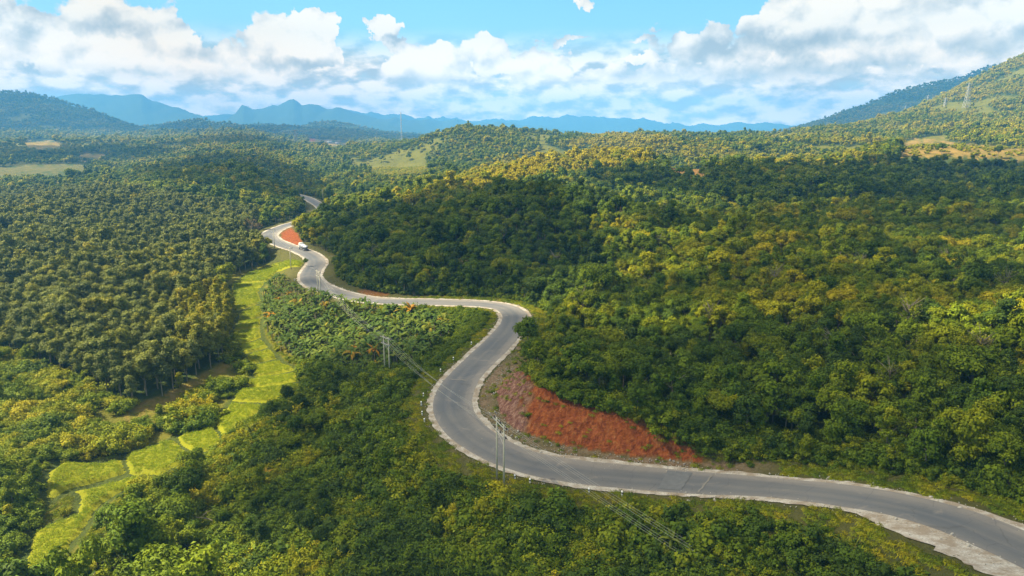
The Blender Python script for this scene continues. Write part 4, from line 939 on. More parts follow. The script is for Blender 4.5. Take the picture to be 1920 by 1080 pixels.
rs = np.random.RandomState(11)
IND = []   # individual candidates: kind, P, rotz, scale, variant, hue, lod
def cast(kind, P, sc, var, hue, lod, hgt):
    n = len(P); return dict(kind=kind, P=P, rz=rs.uniform(0, 6.28, n), sc=sc, var=var, hue=hue, lod=lod, h=hgt)
groups = []
# --- forest
for (r0, r1, st, lod, s0, s1) in [(55, 240, 3.9, 0, .62, 1.1), (240, 420, 4.4, 0, .66, 1.15), (420, 900, 5.6, 1, .8, 1.35), (900, 1700, 6.2, 2, .7, 1.25), (1700, 2700, 9.5, 2, 1.0, 1.7), (2700, 5200, 14, 2, 1.2, 2.1)]:
    P = cand(r0, r1, st, int(r0)); Z = masks(P) if r1 < 3000 else None
    if Z is not None:
        ok = ~(Z['rub'] | Z['col'] | Z['bushl'] | Z['opn'] | Z['ban'] | Z['cov'] | Z['pad'] | Z['valley'] | Z['bank'] | Z['bare'] | Z['yel'])
        edge = np.where(Z['side'] > 0, np.where(Z['u'] > 1250, 10.5, 9.0), 12.5)
        ok &= Z['dr'] > edge
        ok &= (rs.rand(len(P)) < np.where(zone(P, Z_SCRUB, 400), .45, 1))
        # keep the view of the far stretch of road open
        ok &= ~((Z['r'] > 380) & (Z['r'] < 560) & zone(P, [(576,370),(604,372),(608,396),(600,402),(585,396)], 300, 700) & (Z['dr'] < 14))
        P = P[ok]; dr = Z['dr'][ok]
    else: dr = np.full(len(P), 99.)
    if r0 > 800: k = rs.rand(len(P)) > .9*clearing(P[:, 0], P[:, 1]); P = P[k]; dr = dr[k]
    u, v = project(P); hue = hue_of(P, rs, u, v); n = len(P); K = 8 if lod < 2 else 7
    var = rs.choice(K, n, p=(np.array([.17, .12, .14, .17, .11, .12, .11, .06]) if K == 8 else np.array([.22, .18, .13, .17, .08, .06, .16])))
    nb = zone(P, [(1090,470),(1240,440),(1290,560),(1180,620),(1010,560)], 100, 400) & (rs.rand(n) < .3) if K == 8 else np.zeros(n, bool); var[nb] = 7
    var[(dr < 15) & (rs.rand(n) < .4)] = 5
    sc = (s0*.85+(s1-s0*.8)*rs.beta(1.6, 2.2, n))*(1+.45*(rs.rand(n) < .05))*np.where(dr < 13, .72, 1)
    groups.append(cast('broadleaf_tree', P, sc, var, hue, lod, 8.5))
# --- plantation in rows
for (r0, r1, lod) in [(100, 300, 0), (300, 900, 1)]:
    a = R(24); ca, sa = math.cos(a), math.sin(a); g1, g2 = np.meshgrid(np.arange(-900, 900, 2.9), np.arange(-900, 900, 4.1)); g1 = g1.ravel(); g2 = g2.ravel()
    X = g1*ca-g2*sa; Y = g1*sa+g2*ca; X = X+rs.normal(size=len(X))*.35; Y = Y+rs.normal(size=len(X))*.35; r = np.hypot(X, Y)
    k = (r > r0) & (r < r1) & (np.abs(np.arctan2(X, Y)) < .74) & (Y > 50) & (X < 0); X = X[k]; Y = Y[k]; P = np.stack([X, Y, ground_h(X, Y)], 1); P = P[visible(P, 10, 6)]
    k = zone(P, Z_RUBBER, 100, 900) & ~in_paddy(P, 2); P = P[k]; k = ~zone(P, Z_COLUMN, 100, 320); P = P[k]; k = (road_d(P)[0] > 12) & (rs.rand(len(P)) < .91); P = P[k]; n = len(P)
    hue = np.clip(.43+.5*fbm(P[:, 0]/18, P[:, 1]/18, 3)+rs.normal(size=n)*.12, 0, .85)
    groups.append(cast('rubber_tree', P, rs.uniform(.62, 1.15, n)*(1+.3*fbm(P[:, 0]/15, P[:, 1]/15, 2)), rs.randint(0, 4, n), hue, lod, 9.5))
# --- bananas
P = cand(120, 330, 2.5, 71); Z = masks(P); k = Z['ban'] & ~Z['pad']; Pb = P[k]
P = cand(60, 200, 2.6, 72); Z = masks(P); nz = fbm(P[:, 0]/9, P[:, 1]/9, 2)
k = Z['valley'] & (nz > .27) & (rs.rand(len(P)) < .5) & (Z['dr'] > 13); k |= Z['valley'] & (Z['dr'] > 12) & (rs.rand(len(P)) < .015)
Pb = np.vstack([Pb, P[k]]); n = len(Pb)
groups.append(cast('banana_plant', Pb, rs.uniform(.75, 1.7, n)*np.where(zone(Pb, Z_BANANA, 100, 400), 1, .62), rs.randint(0, 5, n), np.clip(.45+rs.normal(size=n)*.18+(rs.rand(n) < .02)*.45, 0, 1), 0, 3.6))
# --- columnar trees
P = cand(120, 330, 3.6, 73); k = zone(P, Z_COLUMN, 100, 320) & ~in_paddy(P, 1); Pc = P[k]
# --- bushes and low growth
def add_bush(P, sc, var, hue, lod=0): groups.append(cast('bush', P, sc, var, np.clip(hue, 0, 1), lod, 2.0))
P = cand(60, 240, 1.25, 74); Z = masks(P); n = len(P); big = fbm(P[:, 0]/7, P[:, 1]/7, 3)
k = Z['valley'] & (Z['dr'] > 8.8) & ~Z['pad']; q = P[k]; m = k.sum(); d = Z['dr'][k]; b = big[k]; uu = Z['u'][k]
hue = .30+.5*fbm(q[:, 0]/11, q[:, 1]/11, 3)+rs.normal(size=m)*.17+.02+.22*sstep(700, 350, uu)
low = (uu > 1150)
var = np.where(low & (rs.rand(m) < .85), rs.randint(2, 4, m), rs.choice(6, m, p=[.3, .3, .12, .12, .06, .1]))
sc = np.where(d < np.where(low, 9.6, 11.5), .30, np.where(low, .95, 1.08)*(1+1.0*np.clip(b+.1, -.4, .8)))*rs.uniform(.7, 1.25, m)*sstep(4, 12, d)**.5
kk = (d > 9.6) | (rs.rand(m) < .5); add_bush(q[kk], sc[kk], var[kk], hue[kk])
k = Z['cov'] & (Z['dr'] > 8); q = P[k]; add_bush(q, rs.uniform(.45, .8, len(q)), rs.choice([0, 1, 3, 4], len(q)), .30+rs.normal(size=len(q))*.1)
P = cand(60, 260, 1.9, 75); Z = masks(P); 
k = Z['bushl'] & ~Z['pad'] & ~Z['rub']; q = P[k]; m = len(q); b = fbm(q[:, 0]/12, q[:, 1]/12, 3); uu = Z['u'][k]; vv = Z['v'][k]
path = poly_dist(uu, vv, [(228,800),(262,770),(330,735),(400,706),(432,690)])[0] < 15
kk = ~path & ((b > -.12) | (uu < 180)); q = q[kk]; m = len(q); add_bush(q, rs.uniform(.7, 1.35, m)*(1.15+.8*b[kk]), rs.choice(6, m, p=[.36, .36, .06, .06, .06, .1]), .56+.5*fbm(q[:, 0]/10, q[:, 1]/10, 2)+rs.normal(size=m)*.12)
k = Z['opn'] & ~Z['pad'] & ~Z['rub'] & ~Z['bushl'] & (Z['dr'] > 8) & ~Z['bank']; q = P[k]; m = len(q); b = fbm(q[:, 0]/6+3, q[:, 1]/6, 3); kk = (b > .12); q = q[kk]; m = len(q)
add_bush(q, rs.uniform(.3, .8, m), rs.choice([0, 1, 4], m), .55+rs.normal(size=m)*.15)
# forest edge skirt and undergrowth
P = cand(60, 330, 1.5, 76); Z = masks(P); k = (Z['side'] > 0) & (Z['dr'] > 9.6) & (Z['dr'] < 18) & ~Z['bank'] & ~zone(P, Z_REDCUT, 200, 500); q = P[k]; m = len(q); d = Z['dr'][k]
add_bush(q, rs.uniform(.75, 1.55, m)*sstep(7.5, 13, d), rs.choice(6, m, p=[.36, .36, .08, .06, .08, .06]), .36+.4*fbm(q[:, 0]/9, q[:, 1]/9, 2)+rs.normal(size=m)*.12)
fo = poly_dist(P[:, 0], P[:, 1], FOOTW[:, :2])[0]; ins = in_poly(P[:, 0], P[:, 1], FOOT_POLY); cap = poly_dist(P[:, 0], P[:, 1], FOOTW[:, :2], vals=BANK_CAP)[1]; k = ins & (fo > cap-.6) & (fo < 12) & (Z['r'] < 200); q = P[k]; m = len(q)
add_bush(q, rs.uniform(.6, 1.15, m), rs.choice([0, 1, 5, 2], m), .42+rs.normal(size=m)*.14)
k = ins & (fo > 1.2) & (fo < cap) & (rs.rand(len(P)) < .07) & (Z['r'] < 200); k |= (fo < 11) & ~ins & (Z['side'] > 0) & (Z['dr'] > 7) & (rs.rand(len(P)) < .22); q = P[k]; add_bush(q, rs.uniform(.18, .38, len(q)), rs.choice([0, 1, 4], len(q)), .5+rs.normal(size=len(q))*.15)
# edges of the plantation, columnar trees' feet, yellow field, scrub land
P = cand(400, 1000, 3.6, 77); Z = masks(P); k = ((Z['yel'] | (zone(P, Z_SCRUB, 400) & (rs.rand(len(P)) < .8))) & ~Z['bare']) | (zone(P, Z_GOLD, 500, 1000) & (rs.rand(len(P)) < .12)) | (zone(P, Z_YELLOW, 500, 1400)); q = P[k]; add_bush(q, rs.uniform(.9, 1.7, len(q)), rs.choice([0, 1], len(q)), .78+rs.normal(size=len(q))*.12, 1)
# scattered dark trees on the valley slope and in the left bushes
P = cand(60, 240, 5.2, 78); Z = masks(P); nz = fbm(P[:, 0]/16+2, P[:, 1]/16, 2)
dark = zone(P, [(470,800),(490,730),(560,700),(640,710),(640,770),(560,830),(480,830)], 60, 260) | zone(P, [(400,1000),(520,960),(640,960),(640,1060),(420,1060)], 60, 260)
k = ((Z['valley'] & (Z['dr'] > 17) & ((nz > .28) | dark) & (Z['u'] < 1050)) | (Z['bushl'] & ~Z['pad'] & (nz > .18))) & ~Z['rub']; q = P[k]; m = len(q)
groups.append(cast('broadleaf_tree', q, rs.uniform(.42, .68, m), rs.choice([0, 1, 2, 6, 5], m), np.clip(np.where(dark[k], .12, np.where(Z['bushl'][k], .6, .38))+rs.normal(size=m)*.12, 0, 1), 0, 8.5))
for g in groups:
    if not len(g['P']): continue
    hid = np.zeros(len(g['P']), bool); r_ = np.hypot(g['P'][:, 0], g['P'][:, 1]); Pt = g['P'].copy(); Pt[:, 2] += g['h']*g['sc']*.8
    Pm = g['P'].copy(); Pm[:, 2] += g['h']*g['sc']*.4
    for pl in PADDIES: hid |= zone(Pt, pl, 40, 330) | zone(Pm, pl, 40, 330)
    RPC = [(577,371),(603,379),(605,392),(584,389)]; farv = (r_ > 340) & (r_ < 620) & (zone(Pt, RPC, 300, 700) | zone(Pm, RPC, 300, 700) | zone(g['P'], RPC, 300, 700))
    hid &= (r_ < 330) & (rs.rand(len(r_)) < .93)
    hid |= farv | ((r_ > 400) & (rs.rand(len(r_)) < .75) & zone(Pt, [(1256,311),(1290,309),(1326,320),(1322,331),(1290,330),(1262,322)], 450, 700))
    for kk in ('P', 'rz', 'sc', 'var', 'hue'): g[kk] = g[kk][~hid]
print('candidates', round(time.time()-T0, 1), [len(g['P']) for g in groups])

# ------------------------------------------------------------------ individuals and the rest
def place(meshes, kindname, P, rz, sc, hue, label, category, group, tilt=(0, 0)):
    crown, tr, whole = meshes
    if tr is None or kindname in ('bush', 'banana_plant'):
        o = add_obj(kindname, whole, loc=P); o['hue'] = float(hue)
    else:
        o = bpy.data.objects.new(kindname, None); o.empty_display_size = .5; scene.collection.objects.link(o); o.location = [float(v) for v in P]
        a = add_obj('crown', crown, parent=o); a['hue'] = float(hue); add_obj('trunk', tr, parent=o)
    o.rotation_euler = (tilt[0], tilt[1], float(rz)); s = float(sc); o.scale = (s, s, s); thing(o, label, category, group); return o
LOOK = {0: 'round', 1: 'broad', 2: 'slender', 3: 'layered', 4: 'open', 5: 'creeper covered', 6: 'domed', 7: 'arching'}
MARKS = [(1130,800,'the red earth cutting'),(985,760,'the purple earth slope'),(938,925,'the tall double pole'),(726,708,'the banana slope pole'),(600,555,'the bend side pole'),(546,500,'the rice field pole'),(800,770,'the outer bend verge'),
 (975,590,'the hairpin bend'),(860,566,'the level road stretch'),(650,552,'the second road bend'),(590,495,'the narrow road neck'),(510,445,'the far road bend'),(1290,905,'the dark tar patch'),(1500,915,'the straight road'),(1760,985,'the widened gravel shoulder'),
 (160,900,'the rounded rice field'),(290,850,'the notched rice field'),(380,815,'the bordered rice field'),(110,1010,'the lowest rice field'),(510,705,'the wide rice terrace'),(470,630,'the curved rice terrace'),(460,560,'the broad rice field'),(520,500,'the long rice strip'),
 (270,765,'the plantation corner'),(415,670,'the shaded plantation edge'),(380,570,'the columnar trees'),(472,446,'the half bare tree'),(385,1005,'the fallen bare branch'),(60,660,'the thicket boundary'),(1000,700,'the top of the purple slope'),(1285,850,'the tapering end of the cutting'),
 (1240,500,'the forest gully'),(900,480,'the shaded middle hill'),(700,450,'the flank of the middle hill'),(1450,620,'the right hand forest slope'),(1700,560,'the open forest plateau'),(1880,760,'the tall forest corner'),(150,560,'the plantation centre'),(350,480,'the upper plantation'),(640,640,'the banana grove'),(760,620,'the creeper patch'),(560,830,'the dark tree clump'),(700,930,'the middle foreground slope'),(480,980,'the sunny foreground slope'),(1080,990,'the power line slope'),(1300,1030,'the broad leaved thicket')]
MARKW = pix2ground([m[0] for m in MARKS], [m[1] for m in MARKS])
def where_of(P):
    d = P[:2]-MARKW[:, :2]; k = int(np.argmin(np.hypot(d[:, 0], d[:, 1]))); dx, dy = d[k]; q = math.hypot(dx, dy)
    dist = 'close' if q < 7 else ('some way' if q < 18 else 'well')
    side = ('behind' if dy > 0 else 'in front of') if abs(dy) > abs(dx)*1.6 else (('right of' if dx > 0 else 'left of') if abs(dx) > abs(dy)*1.6 else (('behind and right of' if dx > 0 else 'behind and left of') if dy > 0 else ('before and right of' if dx > 0 else 'before and left of')))
    return dist+' '+side+' '+MARKS[k][2]
GROUPS = {'broadleaf_tree': 'broadleaf trees of the near forest', 'rubber_tree': 'rubber trees in the plantation', 'banana_plant': 'banana plants on the valley slope', 'bush': 'bushes beside road and fields'}
kinds = sorted(set(g['kind'] for g in groups))
SETS = {'broadleaf_tree': [J0, J1, J2], 'rubber_tree': [R0, R1], 'banana_plant': [[(None, None, m) for m in B0]], 'bush': [[(None, None, m) for m in S0], [(None, None, m) for m in S1]]}
CAT = {'broadleaf_tree': 'tree', 'rubber_tree': 'rubber tree', 'banana_plant': 'banana plant', 'bush': 'bush'}
LIMIT = {'broadleaf_tree': 300, 'rubber_tree': 300, 'banana_plant': 300, 'bush': 300}
SHLOOK = {0: 'dense', 1: 'rounded', 2: 'broad leaved', 3: 'low', 4: 'grassy', 5: 'feathery'}
HN = lambda h: 'dark green' if h < .28 else ('green' if h < .5 else ('olive green' if h < .68 else 'yellow green'))
for kd in kinds:
    gs = [g for g in groups if g['kind'] == kd]
    P = np.vstack([g['P'] for g in gs]); sc = np.concatenate([g['sc'] for g in gs]); var = np.concatenate([g['var'] for g in gs]); hue = np.concatenate([g['hue'] for g in gs]); rz = np.concatenate([g['rz'] for g in gs]); lod = np.concatenate([np.full(len(g['P']), g['lod']) for g in gs]); h = gs[0]['h']
    u, v = project(P+np.c_[0*sc, 0*sc, sc*h*.7]); dist = np.linalg.norm(P-[0, 0, ZC], axis=1); infr = (u > 15) & (u < 1905) & (v > 15) & (v < 1068) & visible(P, h*.7, 0)
    size = np.where(infr & (lod == 0), sc*h/dist, 0)
    if kd == 'bush':   # bushes standing free of trees show best
        size = size*(road_d(P)[0] > 9)
    top = np.argsort(-size)[:LIMIT[kd]]; top = top[size[top] > 0]; isI = np.zeros(len(P), bool); isI[top] = True
    q1, q2 = np.quantile(sc[top], [.3, .72])
    for j, i in enumerate(top):
        k = int(var[i]); look = LOOK[k] if kd == 'broadleaf_tree' else (SHLOOK[k] if kd == 'bush' else '')
        noun = {'broadleaf_tree': 'tree', 'rubber_tree': 'rubber tree', 'banana_plant': 'banana plant', 'bush': 'bush'}[kd]
        sz = 'small' if sc[i] < q1 else ('large' if sc[i] > q2 else 'middling')
        wf = where_of(P[i]); wf = wf.replace('behind and ', '').replace('before and ', '') if len((sz+' '+HN(hue[i])+' '+look+' '+noun+' '+wf).split()) > 16 else wf
        lab = ' '.join((sz+' '+HN(hue[i])+' '+look+' '+noun+' '+wf).split())
        place(SETS[kd][0][k], kd, P[i], rz[i], sc[i], hue[i], lab, CAT[kd], GROUPS[kd])
    for L in range(3):
        m = ~isI & (lod == L)
        if not m.any(): continue
        nm = {'broadleaf_tree': ['forest', 'forest', 'forest'], 'rubber_tree': ['plantation_foliage']*2, 'banana_plant': ['banana_foliage'], 'bush': ['undergrowth', 'undergrowth']}[kd][L]
        lb = {'broadleaf_tree': ['dense mixed green forest covering the near hills', 'mixed forest on the middle hills', 'far woods covering the distant hills'], 'rubber_tree': ['rows of rubber trees deeper in the left plantation', 'distant rows of the left plantation'], 'banana_plant': ['mass of banana leaves filling the grove'], 'bush': ['tangled undergrowth of bushes and creepers', 'yellowish scrub on the far sunny slopes']}[kd][L]
        n = m.sum(); s3 = np.repeat(sc[m][:, None], 3, 1); s3[:, 2] *= rs.uniform(.85, 1.15, n)
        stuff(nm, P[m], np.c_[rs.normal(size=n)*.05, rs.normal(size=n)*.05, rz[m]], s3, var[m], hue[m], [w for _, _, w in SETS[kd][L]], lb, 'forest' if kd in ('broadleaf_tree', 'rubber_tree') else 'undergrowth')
print('instances', N_INST, round(time.time()-T0, 1))
# ------------------------------------------------------------------ singled-out trees
YS = leaf_material('yellow_green_leaves', [(0, (.10, .13, .012)), (.5, (.20, .21, .012)), (1, (.34, .28, .012))])
CM = tree_set(['column']*3, 0, [YS, M_BARK], 'columnar_tree')
DM = tree_set(['dead'], 0, [M_DRY, M_BARK], 'bare_tree')
for i, p in enumerate(sorted(Pc.tolist(), key=lambda q: q[1])):
    place(CM[i % 3], 'columnar_tree', p, rs.uniform(0, 6), rs.uniform(1.1, 1.5), rs.uniform(.3, .9), 'slender yellow green columnar tree between the plantation and the rice fields', 'tree', 'slender yellow green columnar trees by the rice fields')
def tree_at(px, py, sets, s, hue, name, label, back=0):
    p = pix2ground(px, py)[0]; return place(sets, name, p, 1.3*px, s, hue, label, 'tree', None)
def solo(px, py, sets, s, hue, name, label):
    o = tree_at(px, py, sets, s, hue, name, label)
    return o
DARK = [tree_parts('round', 900+i, 0) for i in range(2)]
DARKS = [(c.mesh('crown', [M_LEAF]), t.mesh('trunk', [M_BARK, M_BARK]), None) for c, t in DARK]
solo(492, 482, (CM[0][0], CM[0][1], None), 1.25, .55, 'roadside_tree', 'bright yellow tree at the outside of the far road bend')
solo(503, 470, (J0[0][0], J0[0][1], None), .75, .85, 'roadside_tree', 'rounded yellow green tree behind the bright yellow tree at the far bend')
solo(510, 408, (J0[1][0], J0[1][1], None), 1.0, .62, 'roadside_tree', 'round fresh green tree standing out of the dark woods above the far bend')
solo(472, 446, (DM[0][0], DM[0][1], None), 1.25, .5, 'bare_tree', 'pale half bare tree at the back corner of the plantation')
solo(485, 443, (DM[0][0], DM[0][1], None), .9, .5, 'bare_tree', 'smaller pale bare tree next to the half bare one')
solo(868, 520, (DM[0][0], DM[0][1], None), .85, .5, 'bare_tree', 'thin pale leafless tree on the shaded hill behind the bend')
solo(574, 500, (J0[0][0], J0[0][1], None), .42, .42, 'roadside_tree', 'small dark green tree between the white truck and the far bend')
solo(990, 655, (J0[3][0], J0[3][1], None), 1.0, .25, 'overhanging_tree', 'dark tree whose branch hangs over the hairpin')
solo(1420, 292, (DARKS[0][0], DARKS[0][1], None), 1.9, .02, 'lone_tree', 'large dark round tree alone on the sunny ridge')
solo(1545, 300, (DARKS[1][0], DARKS[1][1], None), 1.7, .15, 'lone_tree', 'dark open tree in the bright scrub below the mountain')
solo(1765, 290, (DARKS[1][0], DARKS[1][1], None), 1.3, .1, 'lone_tree', 'dark tree standing in the golden clearing')
solo(1870, 299, (DARKS[0][0], DARKS[0][1], None), 1.5, .0, 'lone_tree', 'dark bushy tree at the lower rim of the golden clearing')
solo(1228, 268, (DARKS[0][0], DARKS[0][1], None), 1.5, .1, 'lone_tree', 'small dark tree poking above the skyline ridge')

# bare and pale-limbed trees that rise out of the closed canopy
BT2 = [(c.mesh('crown', [M_LEAF]), t.mesh('trunk', [M_BARK, M_BARK]), None) for c, t in [tree_parts('dead', 700+i, 0) for i in range(3)]]
for j, (px, py) in enumerate([(1090,600),(1235,480),(1330,640),(1450,560),(1560,700),(1610,520),(1700,640),(1770,520),(1830,700),(1880,580),(700,500),(940,470),(1040,520),(1240,420),(1420,470),(1660,760)]):
    p = pix2ground(px, py)[0]
    if road_d(p[None])[0][0] < 12: continue
    place(BT2[j % 3], 'bare_tree', p, j*1.7, .95+.3*rs.rand(), .3+.4*rs.rand(), 'half bare tree with pale limbs '+where_of(p).replace('behind and ', '').replace('before and ', ''), 'tree', 'half bare trees rising out of the forest')
# ------------------------------------------------------------------ concrete poles and wires
M_CONC = simple_mat('pole_concrete', (.46, .43, .33), .85, var=.12, scale=2); M_STEEL = simple_mat('galvanised_steel', (.40, .40, .38), .6, .6, scale=4)
M_CER = simple_mat('brown_ceramic', (.055, .03, .02), .35, spec=.5); M_WIRE = simple_mat('aluminium_wire', (.42, .42, .40), .5, .5)
def box(g, c, d, rot=0, mat=0):
    x, y, z = np.array(d)/2; V = np.array([(i*x, j*y, k*z) for k in (-1, 1) for j in (-1, 1) for i in (-1, 1)], float)
    ca, sa = math.cos(rot), math.sin(rot); V = np.c_[V[:, 0]*ca-V[:, 1]*sa, V[:, 0]*sa+V[:, 1]*ca, V[:, 2]]+np.array(c)
    g.add(V, Q=[(0, 2, 3, 1), (4, 5, 7, 6), (0, 1, 5, 4), (2, 6, 7, 3), (0, 4, 6, 2), (1, 3, 7, 5)], mat=mat)
def bar(g, a, b, r, k=6, mat=0, r2=None): tube(g, [a, (np.array(a)+b)/2, b], [r, (r+(r2 or r))/2, r2 or r], k=k, mat=mat)
def capped(g, a, b, r, k=8, mat=0, r2=None):
    bar(g, a, b, r, k, mat, r2); n0 = g.n-3*k; g.Q.append(np.zeros((0, 4), int)); g.mq.append(np.zeros(0))
    g.T.append(np.array([(n0, n0+i+1, n0+i) for i in range(1, k-1)]+[(g.n-k, g.n-k+i, g.n-k+i+1) for i in range(1, k-1)])); g.mt.append(np.full(2*(k-2), mat))
def gm(name, fn, mats, smooth=False): g = Geo(); fn(g); return g.mesh(name, mats, smooth)
def h_frame(pa, pb, H, label):
    """two leaning concrete poles joined by crossarms with insulators; returns wire points"""
    pa = np.array(pa, float); pb = np.array(pb, float); o = bpy.data.objects.new('double_utility_pole', None); scene.collection.objects.link(o); o.location = pa.tolist()
    thing(o, label, 'utility pole', 'double concrete utility poles'); d = pb-pa; L = math.hypot(d[0], d[1]); dirn = np.array([d[0]/L, d[1]/L, 0]); rot = math.atan2(d[1], d[0])
    for q in (pa, pb):
        l = q-pa; zt = pa[2]+H-q[2]
        add_obj('pole', gm('pole', lambda g: capped(g, l+[0, 0, -.6], l+[0, 0, zt], .17, 8, 0, .11), [M_CONC]), parent=o)
    W = []
    for z, half in ((H-.35, L/2+1.2), (H-1.9, L/2+.9)):
        c = d/2*[1, 1, 0]+[0, 0, z]
        nrm = np.array([-dirn[1], dirn[0], 0])*.19
        add_obj('crossarm', gm('crossarm', lambda g: (box(g, c+nrm, (2*half, .10, .14), rot), box(g, c-nrm, (2*half, .10, .14), rot)), [M_STEEL]), parent=o)
        for s in (-half+.15, 0, half-.15):
            p = c+dirn*s
            add_obj('insulator', gm('insulator', lambda g: [capped(g, p+[0, 0, .02+.13*i], p+[0, 0, .11+.13*i], .14-.02*i, 8) for i in range(3)], [M_CER]), parent=o)
            W.append(pa+p+[0, 0, .42])
    add_obj('brace', gm('brace', lambda g: (bar(g, [0, 0, H-1.9], d*[1, 1, 0]+[0, 0, H-3.3], .035), bar(g, [0, 0, H-3.3], d*[1, 1, 0]+[0, 0, H-1.9], .035)), [M_STEEL]), parent=o)
    return np.array(W)
def single_pole(px, py, H, label, yaw=.4):
    p = pix2ground(px, py)[0]; o = bpy.data.objects.new('utility_pole', None); scene.collection.objects.link(o); o.location = p.tolist(); thing(o, label, 'utility pole', 'single concrete utility poles')
    add_obj('pole', gm('pole', lambda g: capped(g, [0, 0, -.5], [0, 0, H], .19, 8, 0, .13), [M_CONC]), parent=o)
    add_obj('crossarm', gm('crossarm', lambda g: box(g, (0, 0, H-.4), (2.4, .12, .14), yaw), [M_STEEL]), parent=o); W = []
    for s in (-1.1, 0, 1.1):
        q = np.array([math.cos(yaw)*s, math.sin(yaw)*s, H-.3]); add_obj('insulator', gm('insulator', lambda g: [capped(g, q+[0, 0, .1*i], q+[0, 0, .08+.1*i], .10, 6) for i in range(3)], [M_CER]), parent=o); W.append(p+q+[0, 0, .3])
    return np.array(W), p
A1 = pix_y(932, 917, 98.2); A2 = pix_y(945, 936, 95.6)
for q in (A1, A2): q[2] = ground_h(q[None, 0], q[None, 1])[0]
WA = h_frame(A1, A2, 10.0, 'tall double concrete pole beside the curved road in front of the red cutting')
B1 = pix_z(722, 707, -7.5); B2 = pix_z(731, 711, -7.5)
for q in (B1, B2): q[2] = ground_h(q[None, 0], q[None, 1])[0]
WB = h_frame(B1, B2, 10.2, 'double concrete pole rising from the shaded banana slope')
C1 = pix_z(597, 557, -3.4); C2 = pix_z(601.5, 560, -3.4)
for q in (C1, C2): q[2] = ground_h(q[None, 0], q[None, 1])[0]
WC = h_frame(C1, C2, 9.0, 'double concrete pole beside the road at the second bend')
WD, PD = single_pole(546, 505, 9.0, 'concrete pole at the upper end of the rice fields', .2)
WE, PE = single_pole(515, 466, 9.0, 'concrete pole on the outside of the far bend')
WF, PF = single_pole(606, 378, 9.5, 'concrete pole beside the distant piece of road')
WG, PG = single_pole(572, 352, 9.5, 'far concrete pole in the dark woods behind the road')
WH, PH = single_pole(537, 342, 9.5, 'farthest concrete pole on the dark wooded hill')
def wire(a, b, sag, label, r=.013, n=22):
    a = np.array(a); b = np.array(b); s = np.linspace(0, 1, n)[:, None]; pts = a*(1-s)+b*s; pts[:, 2] -= (4*sag*s*(1-s))[:, 0]
    o = add_obj('power_line', gm('power_line', lambda g: tube(g, pts, [r]*n, k=4, mat=0), [M_WIRE])); thing(o, label, 'wire', 'power lines between the poles')
OFF = pix_y(1560, 1180, 66)-WA.mean(0)+[0, 0, 0]
WN = ['outer upper', 'middle upper', 'inner upper', 'outer lower', 'middle lower', 'inner lower']
for i in range(6):
    wire(WA[i], WA[i]+OFF*1.25, 1.2, WN[i]+' power line running from the tall double pole towards the lower picture edge')
    wire(WA[i], WB[i], 1.5, WN[i]+' power line between the two nearest double poles'); wire(WB[i], WC[i], 2.6, WN[i]+' power line between the banana slope pole and the bend pole')
for i in range(3): wire(WC[i], WD[i], 1.5, WN[i]+' power line reaching the rice field pole'); wire(WD[i], WE[i], 1.2, WN[i]+' power line between the two farthest roadside poles')

# ------------------------------------------------------------------ marker posts along the bend
M_WHITE = simple_mat('white_paint', (.78, .78, .75), .6, var=.08, scale=9); M_BLACK = simple_mat('black_paint', (.03, .03, .03), .6)
post = gm('post', lambda g: capped(g, [0, 0, -.2], [0, 0, .85], .14, 10, 0, .12), [M_WHITE]); band = gm('band', lambda g: capped(g, [0, 0, .48], [0, 0, .66], .15, 10), [M_BLACK])
posts = [(794,743),(786,760),(786,778),(792,796),(832,701),(860,679),(905,649),(930,990-62),(988,910),(1104,925),(1166,934),(700+6,571),(566,548),(549,527)]
PL = ['second last', 'topmost shaded', 'upper', 'middle', 'lower bend', 'high', 'higher', 'hairpin side', 'pole side', 'straight road', 'last straight', 'second bend outer', 'narrow neck', 'second bend lower']
for (a, b), pw in zip(posts, ['left of the bend apex', 'just above the bend apex', 'at the bend apex', 'just below the bend apex', 'where the shaded bend begins to curve', 'halfway up to the hairpin', 'nearest the hairpin', 'beside the foot of the tall double pole', 'right of the tall double pole', 'left of the dark tar patch', 'nearest the dark tar patch', 'above the banana grove', 'at the outside of the second bend', 'at the narrow road neck']):
    p = pix_z(a, b, -.2) if b > 600 else pix_z(a, b, -3.2); i = _roadnear(p); sd = -1
    p[:2] = ROAD[i, :2]+ROAD_N[i]*sd*(6.0 if b > 600 else 5.8); p[2] = ground_h(p[None, 0], p[None, 1])[0]
    o = bpy.data.objects.new('marker_post', None); scene.collection.objects.link(o); o.location = p.tolist(); thing(o, 'short white marker post with black band '+pw, 'marker post', 'white marker posts on the outer verge'); s = .9+.2*rs.rand(); o.scale = (s, s, s); o.rotation_euler = (rs.normal()*.05, rs.normal()*.05, 0)
    add_obj('post', post, parent=o); add_obj('band', band, parent=o)

